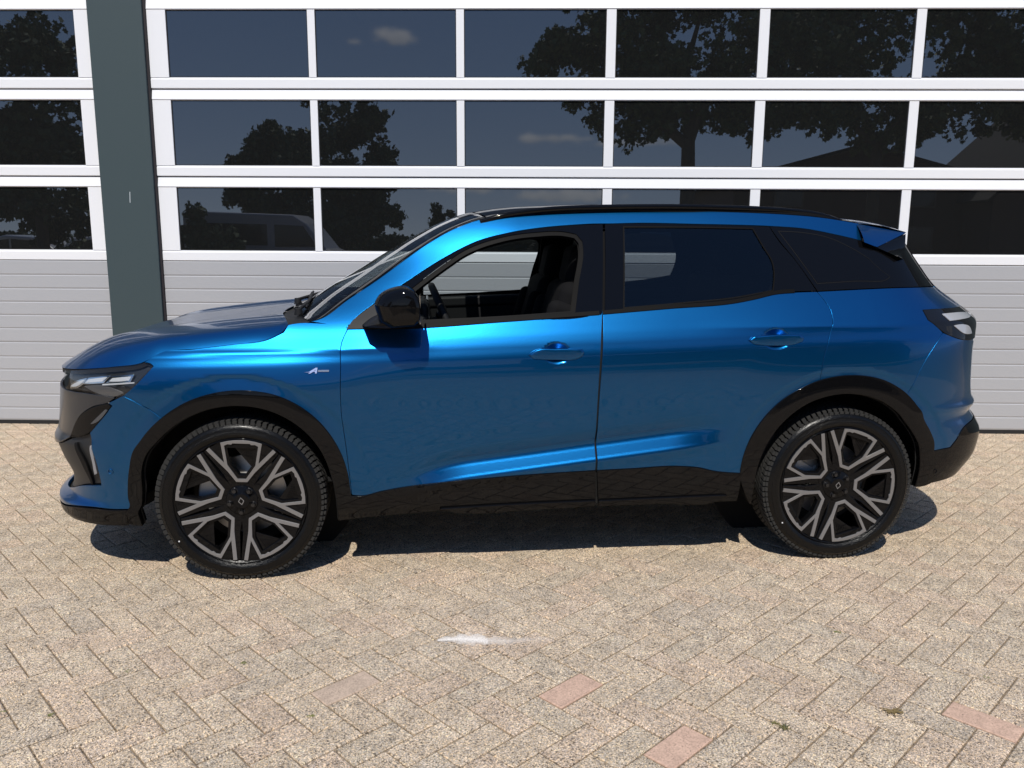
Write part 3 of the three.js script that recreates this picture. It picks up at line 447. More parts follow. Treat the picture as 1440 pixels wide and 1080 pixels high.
// grid surface from f(i, j) -> [x, y, z]; faces turned so that the normal of the middle agrees with up
function gridSurface(nu, nv, f, flip = false) {
  const pos = [], idx = [], uv = []; for (let i = 0; i <= nu; i++) for (let j = 0; j <= nv; j++) { const p = f(i / nu, j / nv); pos.push(...p); uv.push(p[0], p[2]); }
  for (let i = 0; i < nu; i++) for (let j = 0; j < nv; j++) { const a = i * (nv + 1) + j, b = a + nv + 1; if (flip) idx.push(a, b, a + 1, b, b + 1, a + 1); else idx.push(a, a + 1, b, b, a + 1, b + 1); }
  const g = new THREE.BufferGeometry(); g.setAttribute('position', new THREE.Float32BufferAttribute(pos, 3)); g.setAttribute('uv', new THREE.Float32BufferAttribute(uv, 2)); g.setIndex(idx); g.computeVertexNormals(); return g;
}
const resample = (pts, n) => { const L = [0]; for (let i = 1; i < pts.length; i++) L.push(L[i - 1] + Math.hypot(...pts[i].map((v, k) => v - pts[i - 1][k]))); const T = L[L.length - 1]; return t => { const s = clamp(t) * T; let i = 0; while (i < pts.length - 2 && s > L[i + 1]) i++; const w = (s - L[i]) / (L[i + 1] - L[i] || 1); return pts[i].map((v, k) => v + w * (pts[i + 1][k] - v)); }; };
// stack of scaled outlines: a pillow-shaped solid; layers are [z, scale, dx, dy]
function pillow(outline, layers, c, smooth = true) {
  const P = smooth ? smoothLine(outline, .006) : outline; if (area(P) < 0) P.reverse();
  const n = P.length, pos = [], idx = [];
  for (const [z, s, dx = 0, dy = 0] of layers) for (const q of P) pos.push(c[0] + (q[0] - c[0]) * s + dx, c[1] + (q[1] - c[1]) * s + dy, z);
  for (let k = 0; k + 1 < layers.length; k++) for (let i = 0; i < n; i++) { const a = k * n + i, b = k * n + (i + 1) % n; idx.push(a, b, b + n, a, b + n, a + n); }
  for (const [k, f] of [[0, 1], [layers.length - 1, 0]]) { const [z, s, dx = 0, dy = 0] = layers[k], m = pos.length / 3; pos.push(c[0] + dx, c[1] + dy, z); for (let i = 0; i < n; i++) { const a = k * n + i, b = k * n + (i + 1) % n; f ? idx.push(m, b, a) : idx.push(m, a, b); } }
  const g = new THREE.BufferGeometry(); g.setAttribute('position', new THREE.Float32BufferAttribute(pos, 3)); g.setIndex(idx); g.setAttribute('uv', new THREE.Float32BufferAttribute(new Float32Array(pos.length / 3 * 2), 2)); g.computeVertexNormals(); return g;
}
// ---------- the blue car ----------
const CAR = { x: .08347, z: -4.34495, yaw: .102186 };
const car = thing('parked_car', 'metallic blue SUV with black arches and large two-tone wheels, parked side-on before grey doors', 'car', [CAR.x, 0, CAR.z], CAR.yaw);
const flake = dataTex(256, 256, (i, j) => hash2(i, j)); flake.repeat.set(2.4, 2.4);
const M = {
  paint: Ph({ bumpMap: flake, bumpScale: .00011, color: lin(.0015, .092, .262), metalness: .92, roughness: .31, clearcoat: .62, clearcoatRoughness: .012 }),
  gloss: Ph({ color: lin(.0035, .0035, .004), roughness: .5, specularIntensity: 0, clearcoat: .52, clearcoatRoughness: .04 }),
  trim: Ph({ color: lin(.006, .006, .0065), roughness: .5, specularIntensity: .25 }),
  inner: S({ color: lin(.006, .006, .006), roughness: .95 }),
  rubber: Ph({ color: lin(.0042, .004, .004), roughness: .5, specularIntensity: .12 }),
  cloth: Ph({ color: lin(.007, .007, .008), roughness: .9, specularIntensity: .3 }),
  plastic: Ph({ color: lin(.012, .012, .013), roughness: .55, specularIntensity: .5 }),
  silver: S({ color: lin(.5, .51, .53), roughness: .3, metalness: .9 }),
  satin: S({ color: lin(.16, .16, .165), roughness: .35, metalness: .7 }),
  tint: Ph({ color: lin(.36, .39, .39), transmission: 1, thickness: 0, roughness: 0, ior: 1.5 }),
  dark: Ph({ color: lin(.35, .38, .39), transmission: 1, thickness: 0, roughness: 0, ior: 1.5 }),
  screen: Ph({ color: lin(.55, .6, .59), transmission: 1, thickness: 0, roughness: 0, ior: 1.52 }),
  clear: Ph({ color: lin(.92, .93, .93), transmission: 1, thickness: 0, roughness: 0, ior: 1.5 }),
};
let backOff = -.013;
const label = (o, t) => { if (t) o.userData.label = t; return o; };
function pair(name, geo, mat, parent = car) { const a = part(name, geo, mat, parent), b = part(name, mirrored(geo), mat, parent); return [a, b]; }
function backed(name, key, mat, opt = {}) {       // a panel and the black sheet behind its gaps
  const pr = pair(name, panel(O[key], opt), mat); backOff -= .0011;
  const g = panel(O[key], { inset: -.007, off: backOff, depth: 0, du: .04, dy: .03 });
  part('gap_backing', g, M.inner, pr[0]); part('gap_backing', mirrored(g), M.inner, pr[1]);
  return pr;
}
const wing = backed('front_wing', 'wing', M.paint), fdoor = backed('front_door', 'front_door', M.paint, { du: .0125, dy: .005 }), rdoor = backed('rear_door', 'rear_door', M.paint, { du: .0125, dy: .005 }), quarter = backed('rear_quarter', 'quarter', M.paint);
const fbump = backed('front_bumper', 'front_bumper', M.paint), rbump = backed('rear_bumper', 'rear_bumper', M.paint);
backed('wheel_arch', 'arch_front', M.gloss, { off: .007, depth: .05, r: .008 }); backed('wheel_arch', 'arch_rear', M.gloss, { off: .007, depth: .05, r: .008 });
backed('sill_trim', 'sill_front', M.gloss, { off: .004, r: .005 }); backed('sill_trim', 'sill_rear', M.gloss, { off: .004, r: .005 });
pair('rocker_blade', panel(O.rocker_front, { off: .016, depth: .016, inset: 0, r: .006 }), M.gloss); pair('rocker_blade', panel(O.rocker_rear, { off: .016, depth: .016, inset: 0, r: .006 }), M.gloss);
backed('rear_valance', 'rear_valance', M.gloss, { off: .003 }); backed('front_valance', 'valance_front', M.gloss, { off: .002 });
const roofSide = backed('roof_side', 'roof_side', M.paint);
backed('window_frame', 'quarter_frame', M.gloss);
{ // door frames with their openings cut out
  const keyhole = (a, b) => { let A = smoothLine(a), B = smoothLine(b); if (area(A) < 0) A.reverse(); if (area(B) > 0) B.reverse(); let best = [1e9]; A.forEach((p, i) => B.forEach((q, j) => { const d = Math.hypot(p[0] - q[0], p[1] - q[1]); if (d < best[0]) best = [d, i, j]; })); const [, i, j] = best; return [...A.slice(0, i + 1), ...B.slice(j), ...B.slice(0, j + 1), ...A.slice(i)]; };
  const grow = (k, d) => { let p = smoothLine(O[k]); if (area(p) < 0) p.reverse(); return insetLine(p, d); };
  const ring = (k, d0, d1) => keyhole(grow(k, d0), grow(k, d1));
  const f = pair('window_frame', panel(keyhole(insetLine((() => { const p = smoothLine(O.front_frame); return area(p) < 0 ? p.reverse() : p; })(), .0022), grow('front_glass', -.017)), { raw: true, inset: 0, depth: 0 }), M.gloss);
  const seal = panel(ring('front_glass', -.017, .001), { raw: true, inset: 0, depth: 0, off: (u, Y) => -.004 });
  pair('window_seal', seal, M.rubber); pair('window_seal', panel(ring('front_glass', -.006, .004), { raw: true, inset: 0, depth: 0, off: -.018 }), M.rubber);
  pair('window_frame', panel(keyhole(insetLine((() => { const p = smoothLine(O.rear_frame); return area(p) < 0 ? p.reverse() : p; })(), .0022), grow('rear_glass', -.004)), { raw: true, inset: 0, depth: 0 }), M.gloss);
  pair('window_seal', panel(ring('rear_glass', -.005, .001), { raw: true, inset: 0, depth: 0, off: .0015 }), M.rubber);
  const fg = panel(O.front_glass, { inset: -.012, depth: 0, off: -.010, du: .04, dy: .03 });
  label(part('side_window', mirrored(fg), M.screen, car), 'clear front side window on the far side');
  pair('side_window', panel(O.rear_glass, { inset: -.002, depth: 0, off: -.002, du: .04, dy: .03 }), M.dark);
  pair('quarter_window', panel(O.quarter_glass, { inset: .004, depth: .004, off: .0012, r: .002 }), M.dark.clone()).forEach(m => { m.material = M.gloss; });
  pair('window_line', panel(ring('quarter_glass', -.001, .0025), { raw: true, inset: 0, depth: 0, off: .0008 }), M.trim);
}
// lower window strip of the doors
for (const [a, b] of [[O.front_door.slice(0, 4).map(p => [Math.min(p[0], .212), p[1] - .002]), .0155], [O.rear_door.slice(0, 6).map(p => [p[0], p[1] - .002]), .0145]]) {
  const top = smoothLine([...a, ...[...a].reverse().map(p => [p[0], p[1] + b])], .02); pair('window_strip', panel(top, { raw: true, inset: 0, off: .004, depth: .008, r: .003 }), M.rubber);
}
// ---- bonnet, cowl, windscreen, roof ----
const toXYZ = k => smoothLine([...O[k], [...O[k]][0]].slice(0, -1)).map(q => skin(...q));
{
  const E0 = O.bonnet_edge, E = []; { const open = [...E0]; const sm = smoothLine(open, .02); // drop the closing leg
    const last = open[open.length - 1]; for (const q of sm) { E.push(q); if (Math.hypot(q[0] - last[0], q[1] - last[1]) < .012) break; } E.push(last); }
  let E3 = (r => Array.from({ length: 121 }, (_, i) => r(i / 120)))(resample(E.map(q => skin(...q)), 90)); for (let k = 0; k < 5; k++) E3 = E3.map((p, i) => i && i < 120 ? p.map((v, z) => .5 * v + .25 * (E3[i - 1][z] + E3[i + 1][z])) : p);
  const e = resample(E3, 90);
  const Yc = curve([[-2.25, .898], [-2.21, .901], [-2.17, .916], [-2.1, .953], [-2.0, 1.0], [-1.85, 1.042], [-1.6, 1.074], [-1.35, 1.1], [-1.1, 1.118]]);
  const hood = (s, v) => {
    const p = e(s), t = Math.sin((v * 2 - 1) * Math.PI / 2), at = Math.abs(t), X = p[0] - .12 * sstep(p[0], -1.9, -1.15) * (1 - t * t);
    const zr = at * p[2], rr = .10 * at * at + .90 * Math.pow(at, 7 + 8 * sstep(p[0], -2.1, -1.6)), top = Math.max(Yc(X), p[1]);
    let y = p[1] + (top - p[1]) * (1 - rr);
    const fade = sstep(p[0], -2.12, -1.9) * (1 - sstep(at, .93, 1));
    y += .012 * fade * (sstep(zr, .47, .56) - .6 * sstep(zr, .60, .74));
    return [X, y, t * p[2]];
  };
  label(part('bonnet', gridSurface(96, 96, (s, v) => hood(s * s * .25 + s * .75, v), false), M.paint, car), 'sculpted blue bonnet mirroring the doors');
  // shut-line below the bonnet edge
  part('bonnet_gap', gridSurface(80, 2, (s, v) => { const p = e(s); return [p[0], p[1] - .002 - .02 * v, p[2] - .004]; }), M.inner, car);
  const W = O.pillar_edge.map(q => skin(...q)), w = resample(smooth3(W), 120), W0 = W[0];
  const bulge = X => mix(.17, .05, sstep(X, -1.0, -.3)) * (1 - sstep(X, -.3, .9));
  const loft = (s, v, lift = 0) => { const p = w(s), t = v * 2 - 1, c = 1 - t * t, cr = mix(.02, .045, sstep(p[0], -1, 0)); return [p[0] - bulge(p[0]) * c, p[1] + cr * Math.pow(c, .8) * (1) + lift, t * p[2]]; };
  let sr = 0; while (w(sr)[0] < -.275) sr += .002;
  const glass = gridSurface(40, 40, (s, v) => loft(s * sr, v), false);
  part('windscreen', glass, M.screen, car);
  const edge = (v0, v1, s0, s1) => gridSurface(40, 6, (s, v) => loft(s0 + s * (s1 - s0), v0 + v * (v1 - v0), .0015));
  for (const [a, b, c, d] of [[0, .035, 0, sr], [.965, 1, 0, sr], [0, 1, sr - .03, sr], [0, 1, 0, .05]]) part('screen_border', edge(a, b, c, d), M.gloss, car);
  label(part('roof', gridSurface(60, 32, (s, v) => loft(sr + .004 + s * (1 - sr - .004), v), false), M.gloss, car), 'gloss black roof panel');
  // black cowl between bonnet and screen
  part('cowl', gridSurface(4, 40, (s, v) => { const a = hood(0, v), b = loft(.0, v); const k = 1 - Math.abs(v * 2 - 1) ** 6; return [mix(a[0], b[0] + .02, s), mix(a[1] - .012, b[1] + .002, s) - .02 * Math.sin(Math.PI * s) * k, mix(a[2], b[2], s)]; }), M.plastic, car);
  for (const z of [.62, .02]) { const q = z / .86, b0 = loft(.012, .5 + q / 2 * .98), b1 = loft(.035, .5 + (q - .62) / 2); part('wiper', mergeGeometries([new THREE.TubeGeometry(new THREE.CatmullRomCurve3([new THREE.Vector3(b0[0] - .03, b0[1] + .012, b0[2]), new THREE.Vector3(...[0, 1, 2].map(k => mix(b0[k], b1[k], .35) + (k === 1 ? .02 : 0))), new THREE.Vector3(b1[0], b1[1] + .02, b1[2])]), 20, .008, 6), new THREE.TubeGeometry(new THREE.CatmullRomCurve3([new THREE.Vector3(...[0, 1, 2].map(k => mix(b0[k], b1[k], .12) + (k === 1 ? .012 : 0))), new THREE.Vector3(...[0, 1, 2].map(k => mix(b0[k], b1[k], 1.15) + (k === 1 ? .016 : 0)))]), 16, .006, 5), new THREE.CylinderGeometry(.016, .02, .03, 12).translate(b0[0] - .03, b0[1] + .004, b0[2])]), M.plastic, car); }
  // roof rails
  const rp = [[-.292, 1.548], [-.19, 1.577], [-.098, 1.593], [.058, 1.609], [.311, 1.619], [.713, 1.623], [1.148, 1.611], [1.317, 1.592], [1.42, 1.562]];
  for (const s of [1, -1]) {
    const cv = new THREE.CatmullRomCurve3(rp.map(p => new THREE.Vector3(p[0], p[1] - .012, s * (.585 - .02 * sstep(p[0], .9, 1.4))))), g = new THREE.TubeGeometry(cv, 70, .0135, 10);
    part('roof_rail', g, M.gloss, car);
    part('rail_foot', gridSurface(60, 3, (u, v) => { const p = cv.getPoint(u), q = w(clamp(sr + (p.x - w(sr)[0]) / (w(1)[0] - w(sr)[0]) * (1 - sr))); return [p.x, mix(p.y, q[1] - .006, v), s * (.585 + .003 * v)]; }), M.trim, car);
  }
}
function smooth3(P) { const c = new THREE.CatmullRomCurve3(P.map(p => new THREE.Vector3(...p)), false, 'centripetal'); return c.getPoints(200).map(v => [v.x, v.y, v.z]); }
{ // tailgate, rear screen, spoiler
  const um = XB + KR * Math.PI / 2;
  const uT = Y => curve([[1.143, 2.14], [1.18, 2.113], [1.22, 2.092], [1.253, 2.064], [1.301, 1.98], [1.381, 1.788], [1.435, 1.555]])(Y);
  const rs = []; for (let i = 0; i <= 8; i++) { const Y = 1.255 + .19 * i / 8; rs.push([uT(Y) + .006, Y]); }
  const g = panel([...rs, [um, 1.46], [um, 1.255]], { inset: .001, depth: .006 }); pair('rear_screen', g, M.gloss);
  pair('tailgate', panel([[2.205, 1.15], [2.125, 1.185], [2.1, 1.22], [2.072, 1.25], [um, 1.25], [um, 1.15]], { inset: .001 }), M.paint); pair('tailgate', panel([[2.208, .985], [2.203, 1.004], [um, 1.014], [um, .73], [2.305, .73]], { inset: .001 }), M.paint);
  pair('rear_bumper_top', panel([[2.3, .725], [um, .725], [um, .63], [2.31, .65]], { inset: .001 }), M.paint);
  // spoiler: blade over the rear screen
  const top = [[1.478, .605], [1.60, .60], [1.76, .565], [1.83, .42], [1.86, .2], [1.865, 0]];
  const tip = t => { const a = Math.abs(t); return [1.865 - .125 * Math.pow(a, 3), 1.523 - .022 * a * a, .585 * t]; };
  const fr = t => [1.47, 1.585 - .043 * Math.abs(t) ** 3, .605 * t], lo = t => { const a = Math.abs(t); return [1.80 - .19 * a ** 4, 1.478 - .045 * a ** 4, .66 * t]; };
  const lerp3 = (a, b, k) => a.map((v, i) => mix(v, b[i], k));
  part('spoiler', mergeGeometries([
    gridSurface(10, 40, (s, v) => { const p = lerp3(fr(v * 2 - 1), tip(v * 2 - 1), s); p[1] += .012 * Math.sin(Math.PI * s); return p; }),
    gridSurface(4, 40, (s, v) => lerp3(tip(v * 2 - 1), lo(v * 2 - 1), s)),
    ...[1, -1].map(q => gridSurface(24, 6, (s, v) => { const up = lerp3([1.474, 1.542, .607 * q], tip(q), s), lw = s < .2 ? lerp3([1.478, 1.456, .690 * q], [1.540, 1.434, .692 * q], s / .2) : lerp3([1.540, 1.434, .692 * q], tip(q), (s - .2) / .8); const P = lerp3(up, lw, v); P[2] += q * .012 * Math.sin(Math.PI * v) * (1 - s); return P; }, q < 0)),
  ]), M.paint, car);
  for (const q of [1, -1]) part('spoiler_fin', gridSurface(6, 6, (s, v) => lerp3(lerp3([1.54, 1.433, .687 * q], [1.738, 1.496, .588 * q], s), lerp3([1.655, 1.385, .70 * q], [1.716, 1.372, .635 * q], s), v), q > 0), M.gloss, car);
}
// ---- lamps ----
const lampIn = S({ color: lin(.022, .023, .025), roughness: .25 }), reflector = S({ color: lin(.72, .74, .77), roughness: .12, metalness: 1 }), lens = Ph({ color: lin(.9, .92, .95), roughness: .25, transmission: .5, thickness: 0 });
const shrinkTo = (k, c, s) => O[k].map(p => [c[0] + (p[0] - c[0]) * s, c[1] + (p[1] - c[1]) * s]);
{
  pair('headlight', panel(O.headlight, { off: .0015, inset: .002, depth: .01 }), M.clear).forEach((h, i) => {
    const m = g => i ? mirrored(g) : g, out = (pts, o, d, mat, n) => part(n, m(panel(pts, { off: o, inset: 0, depth: d, r: .002 })), mat, h);
    out(O.headlight, -.022, .004, lampIn, 'lamp_bowl');
    for (const [q, n] of [[HL.a, 'lamp_lens'], [HL.b, 'lamp_lens'], [HL.c, 'lamp_lens']]) { out(q, -.009, .008, reflector, 'lamp_reflector'); out(insetLine(area(smoothLine(q, .02)) < 0 ? q.slice().reverse() : q, .007), -.007, .002, lens, n); }
    out(HL.d, -.012, .008, M.satin, 'lamp_facet'); out(HL.e, -.0065, .004, lens, 'light_bar');
  });
  pair('tail_lamp', panel(O.tail_lamp, { off: .003, inset: .002, depth: .012 }), Ph({ color: lin(.008, .008, .009), roughness: .3, specularIntensity: 0, clearcoat: .7 })).forEach((h, i) => {
    const m = g => i ? mirrored(g) : g; for (const q of [HL.t1, HL.t2]) part('lamp_lens', m(panel(q, { off: .0062, inset: 0, depth: .004, r: .002 })), Ph({ color: lin(.36, .365, .38), roughness: .15, clearcoat: 1 }), h);
  });
}
// ---------- front face ----------
{
  const dk = S({ color: lin(.018, .019, .022), roughness: .35 });
  pair('grille', panel(O.grille, { off: -.002, inset: .002, depth: .01 }), Ph({ color: lin(.014, .016, .020), roughness: .4, clearcoat: .6, clearcoatRoughness: .15 }));
  pair('air_intake', panel(O.intake, { off: -.012, inset: .001, depth: .004 }), S({ color: lin(.014, .014, .014), roughness: .5 }));
  pair('lamp_blade', panel(O.lamp_blade, { off: .004, inset: .001, depth: .014, r: .005 }), M.gloss);
  // nose strip between the lamps and under the bonnet lip, and the lower lip in the middle
  pair('nose_panel', panel([[-2.36, .834], [-2.7066, .834], [-2.7066, .896], [-2.5, .893], [-2.36, .888], [-2.30, .886]], { inset: .001 }), M.gloss);
  pair('bumper_centre', panel([[-2.405, .27], [-2.405, .33], [-2.7066, .33], [-2.7066, .26]], { inset: .001 }), M.paint);
  const c7 = (p, o, d, mat, n) => pair(n, panel(p, { off: o, inset: 0, depth: d, r: .002 }), mat);
  c7(HL.f, .001, .012, M.trim, 'intake_fin'); c7(HL.g, .0015, .012, S({ color: lin(.25, .25, .26), roughness: .3 }), 'lamp_strip');
  c7(HL.h, .007, .004, S({ color: lin(.06, .062, .066), roughness: .2 }), 'blade_lamp');
}
// ---------- wheels ----------
const machined = S({ color: lin(.25, .245, .243), roughness: .42, metalness: .55 }), rimBlack = Ph({ color: lin(.004, .004, .0045), roughness: .5, specularIntensity: 0, clearcoat: .4, clearcoatRoughness: .03 });
const tyreM = Ph({ color: lin(.004, .004, .004), roughness: .27, specularIntensity: .5, bumpMap: speckle.bump, bumpScale: .0004 }), treadM = S({ color: lin(.020, .0195, .018), roughness: .9 });
const RR = .2755, WHEEL = (() => {
  const G = {}, w2 = .1175;
  const prof = [[.248, -.205], [.262, -.212], [.285, -.222], [.315, -.228], [.335, -.221], [.346, -.205], [.3475, -.19], [.3475, -.045], [.346, -.03], [.340, -.014], [.328, -.003], [.315, .002], [.308, .0005], [.304, .0035], [.293, .001], [.2835, -.003], [.281, -.0065], [.276, -.008], [.266, -.018], [.25, -.03], [.248, -.05]];
  G.tyre = new THREE.LatheGeometry(prof.map(p => new THREE.Vector2(p[0], p[1])), 144).rotateX(Math.PI / 2);
  G.tyre = toCreasedNormals(G.tyre, .9);
  const lug = [], N = 88;
  const wedge = (a0, a1, r0, r1, z0, z1, sk) => { const g = new THREE.BoxGeometry(1, 1, 1, 1, 1, 1), p = g.attributes.position; for (let i = 0; i < p.count; i++) { const u = p.getX(i) + .5, r = p.getY(i) + .5, z = p.getZ(i) + .5, Z = mix(z0, z1, z), A = mix(a0, a1, u) + sk * (z - .5), R = mix(r0, r1, r); p.setXYZ(i, R * Math.cos(A), R * Math.sin(A), Z); } const h = g.toNonIndexed(); h.computeVertexNormals(); return h; };
  for (let i = 0; i < N; i++) { const a = i / N * 2 * Math.PI, s = 2 * Math.PI / N; const q = i % 2 ? .0015 : 0;
    lug.push(wedge(a, a + s * .66, .34, .3566, -.046, -.0195 + q, .02)); lug.push(wedge(a, a + s * .72, .336, .3475 - q, -.0198, -.0105, .004));
    lug.push(wedge(a + s * .3, a + s, .34, .357, -.098, -.054, .09)); lug.push(wedge(a, a + s * .7, .34, .357, -.162, -.106, -.09)); lug.push(wedge(a + s * .2, a + s * .86, .34, .3565, -.205, -.170, -.02)); }
  G.tread = mergeGeometries(lug); const tp = G.tread.attributes.position; // make sure faces point outwards
  const ribs = []; for (const r of [.296, .321]) ribs.push(new THREE.TorusGeometry(r, .0011, 5, 120).translate(0, 0, r < .3 ? .0012 : .0005));
  G.rib = mergeGeometries(ribs);
  G.barrel = new THREE.LatheGeometry([[.274, -.004], [.2795, -.0065], [.278, -.012], [.267, -.016], [.252, -.03], [.243, -.06], [.238, -.12], [.245, -.2], [.255, -.21]].map(p => new THREE.Vector2(...p)), 96).rotateX(Math.PI / 2);
  const V = (x, y) => new THREE.Vector2(x * RR, y * RR), arc = (x0, y0, x1, y1, r) => { const a = Math.atan2(y0, x0), b = Math.atan2(y1, x1), o = []; for (let i = 0; i <= 6; i++) o.push(V(r * Math.cos(mix(a, b, i / 6)), r * Math.sin(mix(a, b, i / 6)))); return o; };
  const outline = new THREE.Shape([V(-.082, .30), V(.082, .30), V(.2, .462), V(.513, .80), V(.474, .837), V(.255, .602), ...arc(.305, .925, -.305, .925, .974), V(-.255, .602), V(-.474, .837), V(-.513, .80), V(-.2, .462)]);
  const hole = [V(-.064, .346), V(-.211, .571), V(-.257, .882), V(-.205, .91), V(-.15, .905), V(-.13, .925), V(.13, .925), V(.15, .905), V(.205, .91), V(.257, .882), V(.211, .571), V(.064, .346)];
  outline.holes = [new THREE.Path(hole)];
  const dish = g => { const p = g.attributes.position; for (let i = 0; i < p.count; i++) { const r = Math.hypot(p.getX(i), p.getY(i)) / RR; p.setZ(i, p.getZ(i) - .026 * Math.pow(Math.max(0, 1 - r), 1.25) - .006); } g.computeVertexNormals(); return g; };
  const ex = (s, d, z, bev = .0012) => dish(new THREE.ExtrudeGeometry(s, { depth: d, bevelEnabled: bev > 0, bevelSize: bev, bevelThickness: bev, bevelSegments: 2, curveSegments: 4 }).translate(0, 0, z));
  G.face = ex(outline, .004, -.004, .001);
  const back = new THREE.Shape([V(-.15, .2), V(.15, .2), V(.28, .44), V(.545, .775), V(.48, .865), V(.34, .745), ...arc(.33, .92, -.33, .92, .968), V(-.34, .745), V(-.48, .865), V(-.545, .775), V(-.28, .44)]);
  back.holes = [new THREE.Path([V(-.05, .40), V(-.18, .59), V(-.222, .85), V(.222, .85), V(.18, .59), V(.05, .40)])];
  G.body = ex(back, .026, -.0345, .003);
  G.web = ex(new THREE.Shape([V(.245, .63), V(.31, .95), ...arc(.31, .94, .47, .86, .965), V(.48, .83)]), .004, -.0095, .001);
  G.web2 = G.web.clone(); { const p = G.web2.attributes.position; for (let i = 0; i < p.count; i++) p.setX(i, -p.getX(i)); const q = G.web2.index ? G.web2.index.array : null; if (q) for (let i = 0; i < q.length; i += 3) [q[i], q[i + 1]] = [q[i + 1], q[i]]; else for (let i = 0; i < p.count; i += 3) for (let k = 0; k < 3; k++) { const t = p.array[3 * i + k]; p.array[3 * i + k] = p.array[3 * i + 3 + k]; p.array[3 * i + 3 + k] = t; } G.web2.computeVertexNormals(); }
  const ins = new THREE.Shape([V(-.16, .905), V(.215, .90), V(.238, .86), V(.196, .58), V(.16, .52)]); G.insert = ex(ins, .006, -.022, .001);
  const rb = []; for (let i = 0; i < 9; i++) { const t = i / 9, x0 = mix(-.12, .13, t), L = mix(.04, .30, t); const g = new THREE.BoxGeometry(.0022, .0022, .0022); rb.push(new THREE.BoxGeometry(.0016, L * RR * .8, .002).translate(x0 * RR + .012, (.88 - L * .42) * RR, -.0135)); }
  for (let i = 0; i < 9; i++) rb.push(new THREE.BoxGeometry(.0034, .0034, .003).translate(mix(-.11, .15, i / 8) * RR, .883 * RR, -.0125));
  G.ridges = dish(mergeGeometries(rb));
  G.hub = new THREE.LatheGeometry([[0, -.012], [.03, -.0125], [.034, -.0145], [.038, -.021], [.062, -.024], [.068, -.03], [.070, -.06]].map(p => new THREE.Vector2(...p)), 48).rotateX(Math.PI / 2);
  const dia = (s, w) => { const o = [[0, 1], [.68, .12], [.68, -.12], [0, -1], [-.68, -.12], [-.68, .12]]; const sh = new THREE.Shape(o.map(p => new THREE.Vector2(p[0] * s, p[1] * s))); sh.holes = [new THREE.Path(o.map(p => new THREE.Vector2(p[0] * w, p[1] * w)))]; return sh; };
  G.emblem = new THREE.ExtrudeGeometry(dia(.0175, .0125), { depth: .0012, bevelEnabled: false }).translate(0, 0, -.0126);
  const bs = []; for (let i = 0; i < 5; i++) { const a = Math.PI / 2 + (i + .5) / 5 * 2 * Math.PI; bs.push(new THREE.CylinderGeometry(.0085, .0095, .02, 6).rotateX(Math.PI / 2).translate(.0515 * Math.cos(a), .0515 * Math.sin(a), -.021)); bs.push(new THREE.TorusGeometry(.0115, .0022, 6, 18).translate(.0515 * Math.cos(a), .0515 * Math.sin(a), -.0235)); }
  G.bolt = mergeGeometries(bs.map(g => g.toNonIndexed()));
  G.disc = new THREE.LatheGeometry([[.06, -.10], [.1, -.10], [.102, -.115], [.175, -.115], [.176, -.118], [.176, -.138], [.06, -.138]].map(p => new THREE.Vector2(...p)), 64).rotateX(Math.PI / 2);
  const cal = new THREE.Shape(); cal.absarc(0, 0, .19, 2.35, 3.15, false); cal.absarc(0, 0, .115, 3.15, 2.35, true); G.caliper = new THREE.ExtrudeGeometry(cal, { depth: .07, bevelEnabled: true, bevelSize: .006, bevelThickness: .006, bevelSegments: 3, curveSegments: 16 }).translate(0, 0, -.162);
  G.valve = new THREE.CapsuleGeometry(.004, .02, 3, 8).rotateZ(.4).translate(-.06, -.236, -.02);
  return G;
})();
const discM = S({ color: lin(.5, .48, .45), roughness: .4, metalness: .8 }), calM = S({ color: lin(.5, .53, .56), roughness: .45, metalness: .4 });
function wheel(x, side, rot, cal) {
  const w = new THREE.Group(); w.name = 'wheel'; w.position.set(x, .3545, side * .903); if (side < 0) w.rotation.y = Math.PI; car.add(w);
  part('tyre', WHEEL.tyre, tyreM, w); part('tread', WHEEL.tread, treadM, w); part('tyre_rib', WHEEL.rib, tyreM, w);
  const add = (n, g, m, a) => { const p = part(n, g, m, w); p.rotation.z = a; return p; };
  add('rim_barrel', WHEEL.barrel, rimBlack, 0); part('brake_disc', WHEEL.disc, discM, w); add('brake_caliper', WHEEL.caliper, calM, cal);
  for (let i = 0; i < 5; i++) { const a = rot + i * 2 * Math.PI / 5; add('spoke', WHEEL.body, rimBlack, a); add('spoke_face', WHEEL.face, machined, a); add('spoke_web', WHEEL.web, rimBlack, a); add('spoke_web', WHEEL.web2, rimBlack, a); add('spoke_insert', WHEEL.insert, rimBlack, a); add('insert_ridges', WHEEL.ridges, rimBlack, a); }
  add('hub', WHEEL.hub, rimBlack, 0); add('wheel_bolts', WHEEL.bolt, S({ color: lin(.05, .05, .052), roughness: .25, metalness: .8 }), rot); add('hub_emblem', WHEEL.emblem, machined, rot + .2); add('tyre_valve', WHEEL.valve, M.rubber, 0);
  part('balance_dot', new THREE.CylinderGeometry(.0032, .0032, .002, 12).rotateX(Math.PI / 2).translate(-.262, -.166, .0015), S({ color: lin(.75, .75, .75), roughness: .6 }), w).visible = side > 0;
}
const D2R = Math.PI / 180;
wheel(-WHX, 1, -3.1 * D2R, 0); wheel(WHX, 1, -20 * D2R, .2); wheel(-WHX, -1, 10 * D2R, 0); wheel(WHX, -1, 40 * D2R, 0);
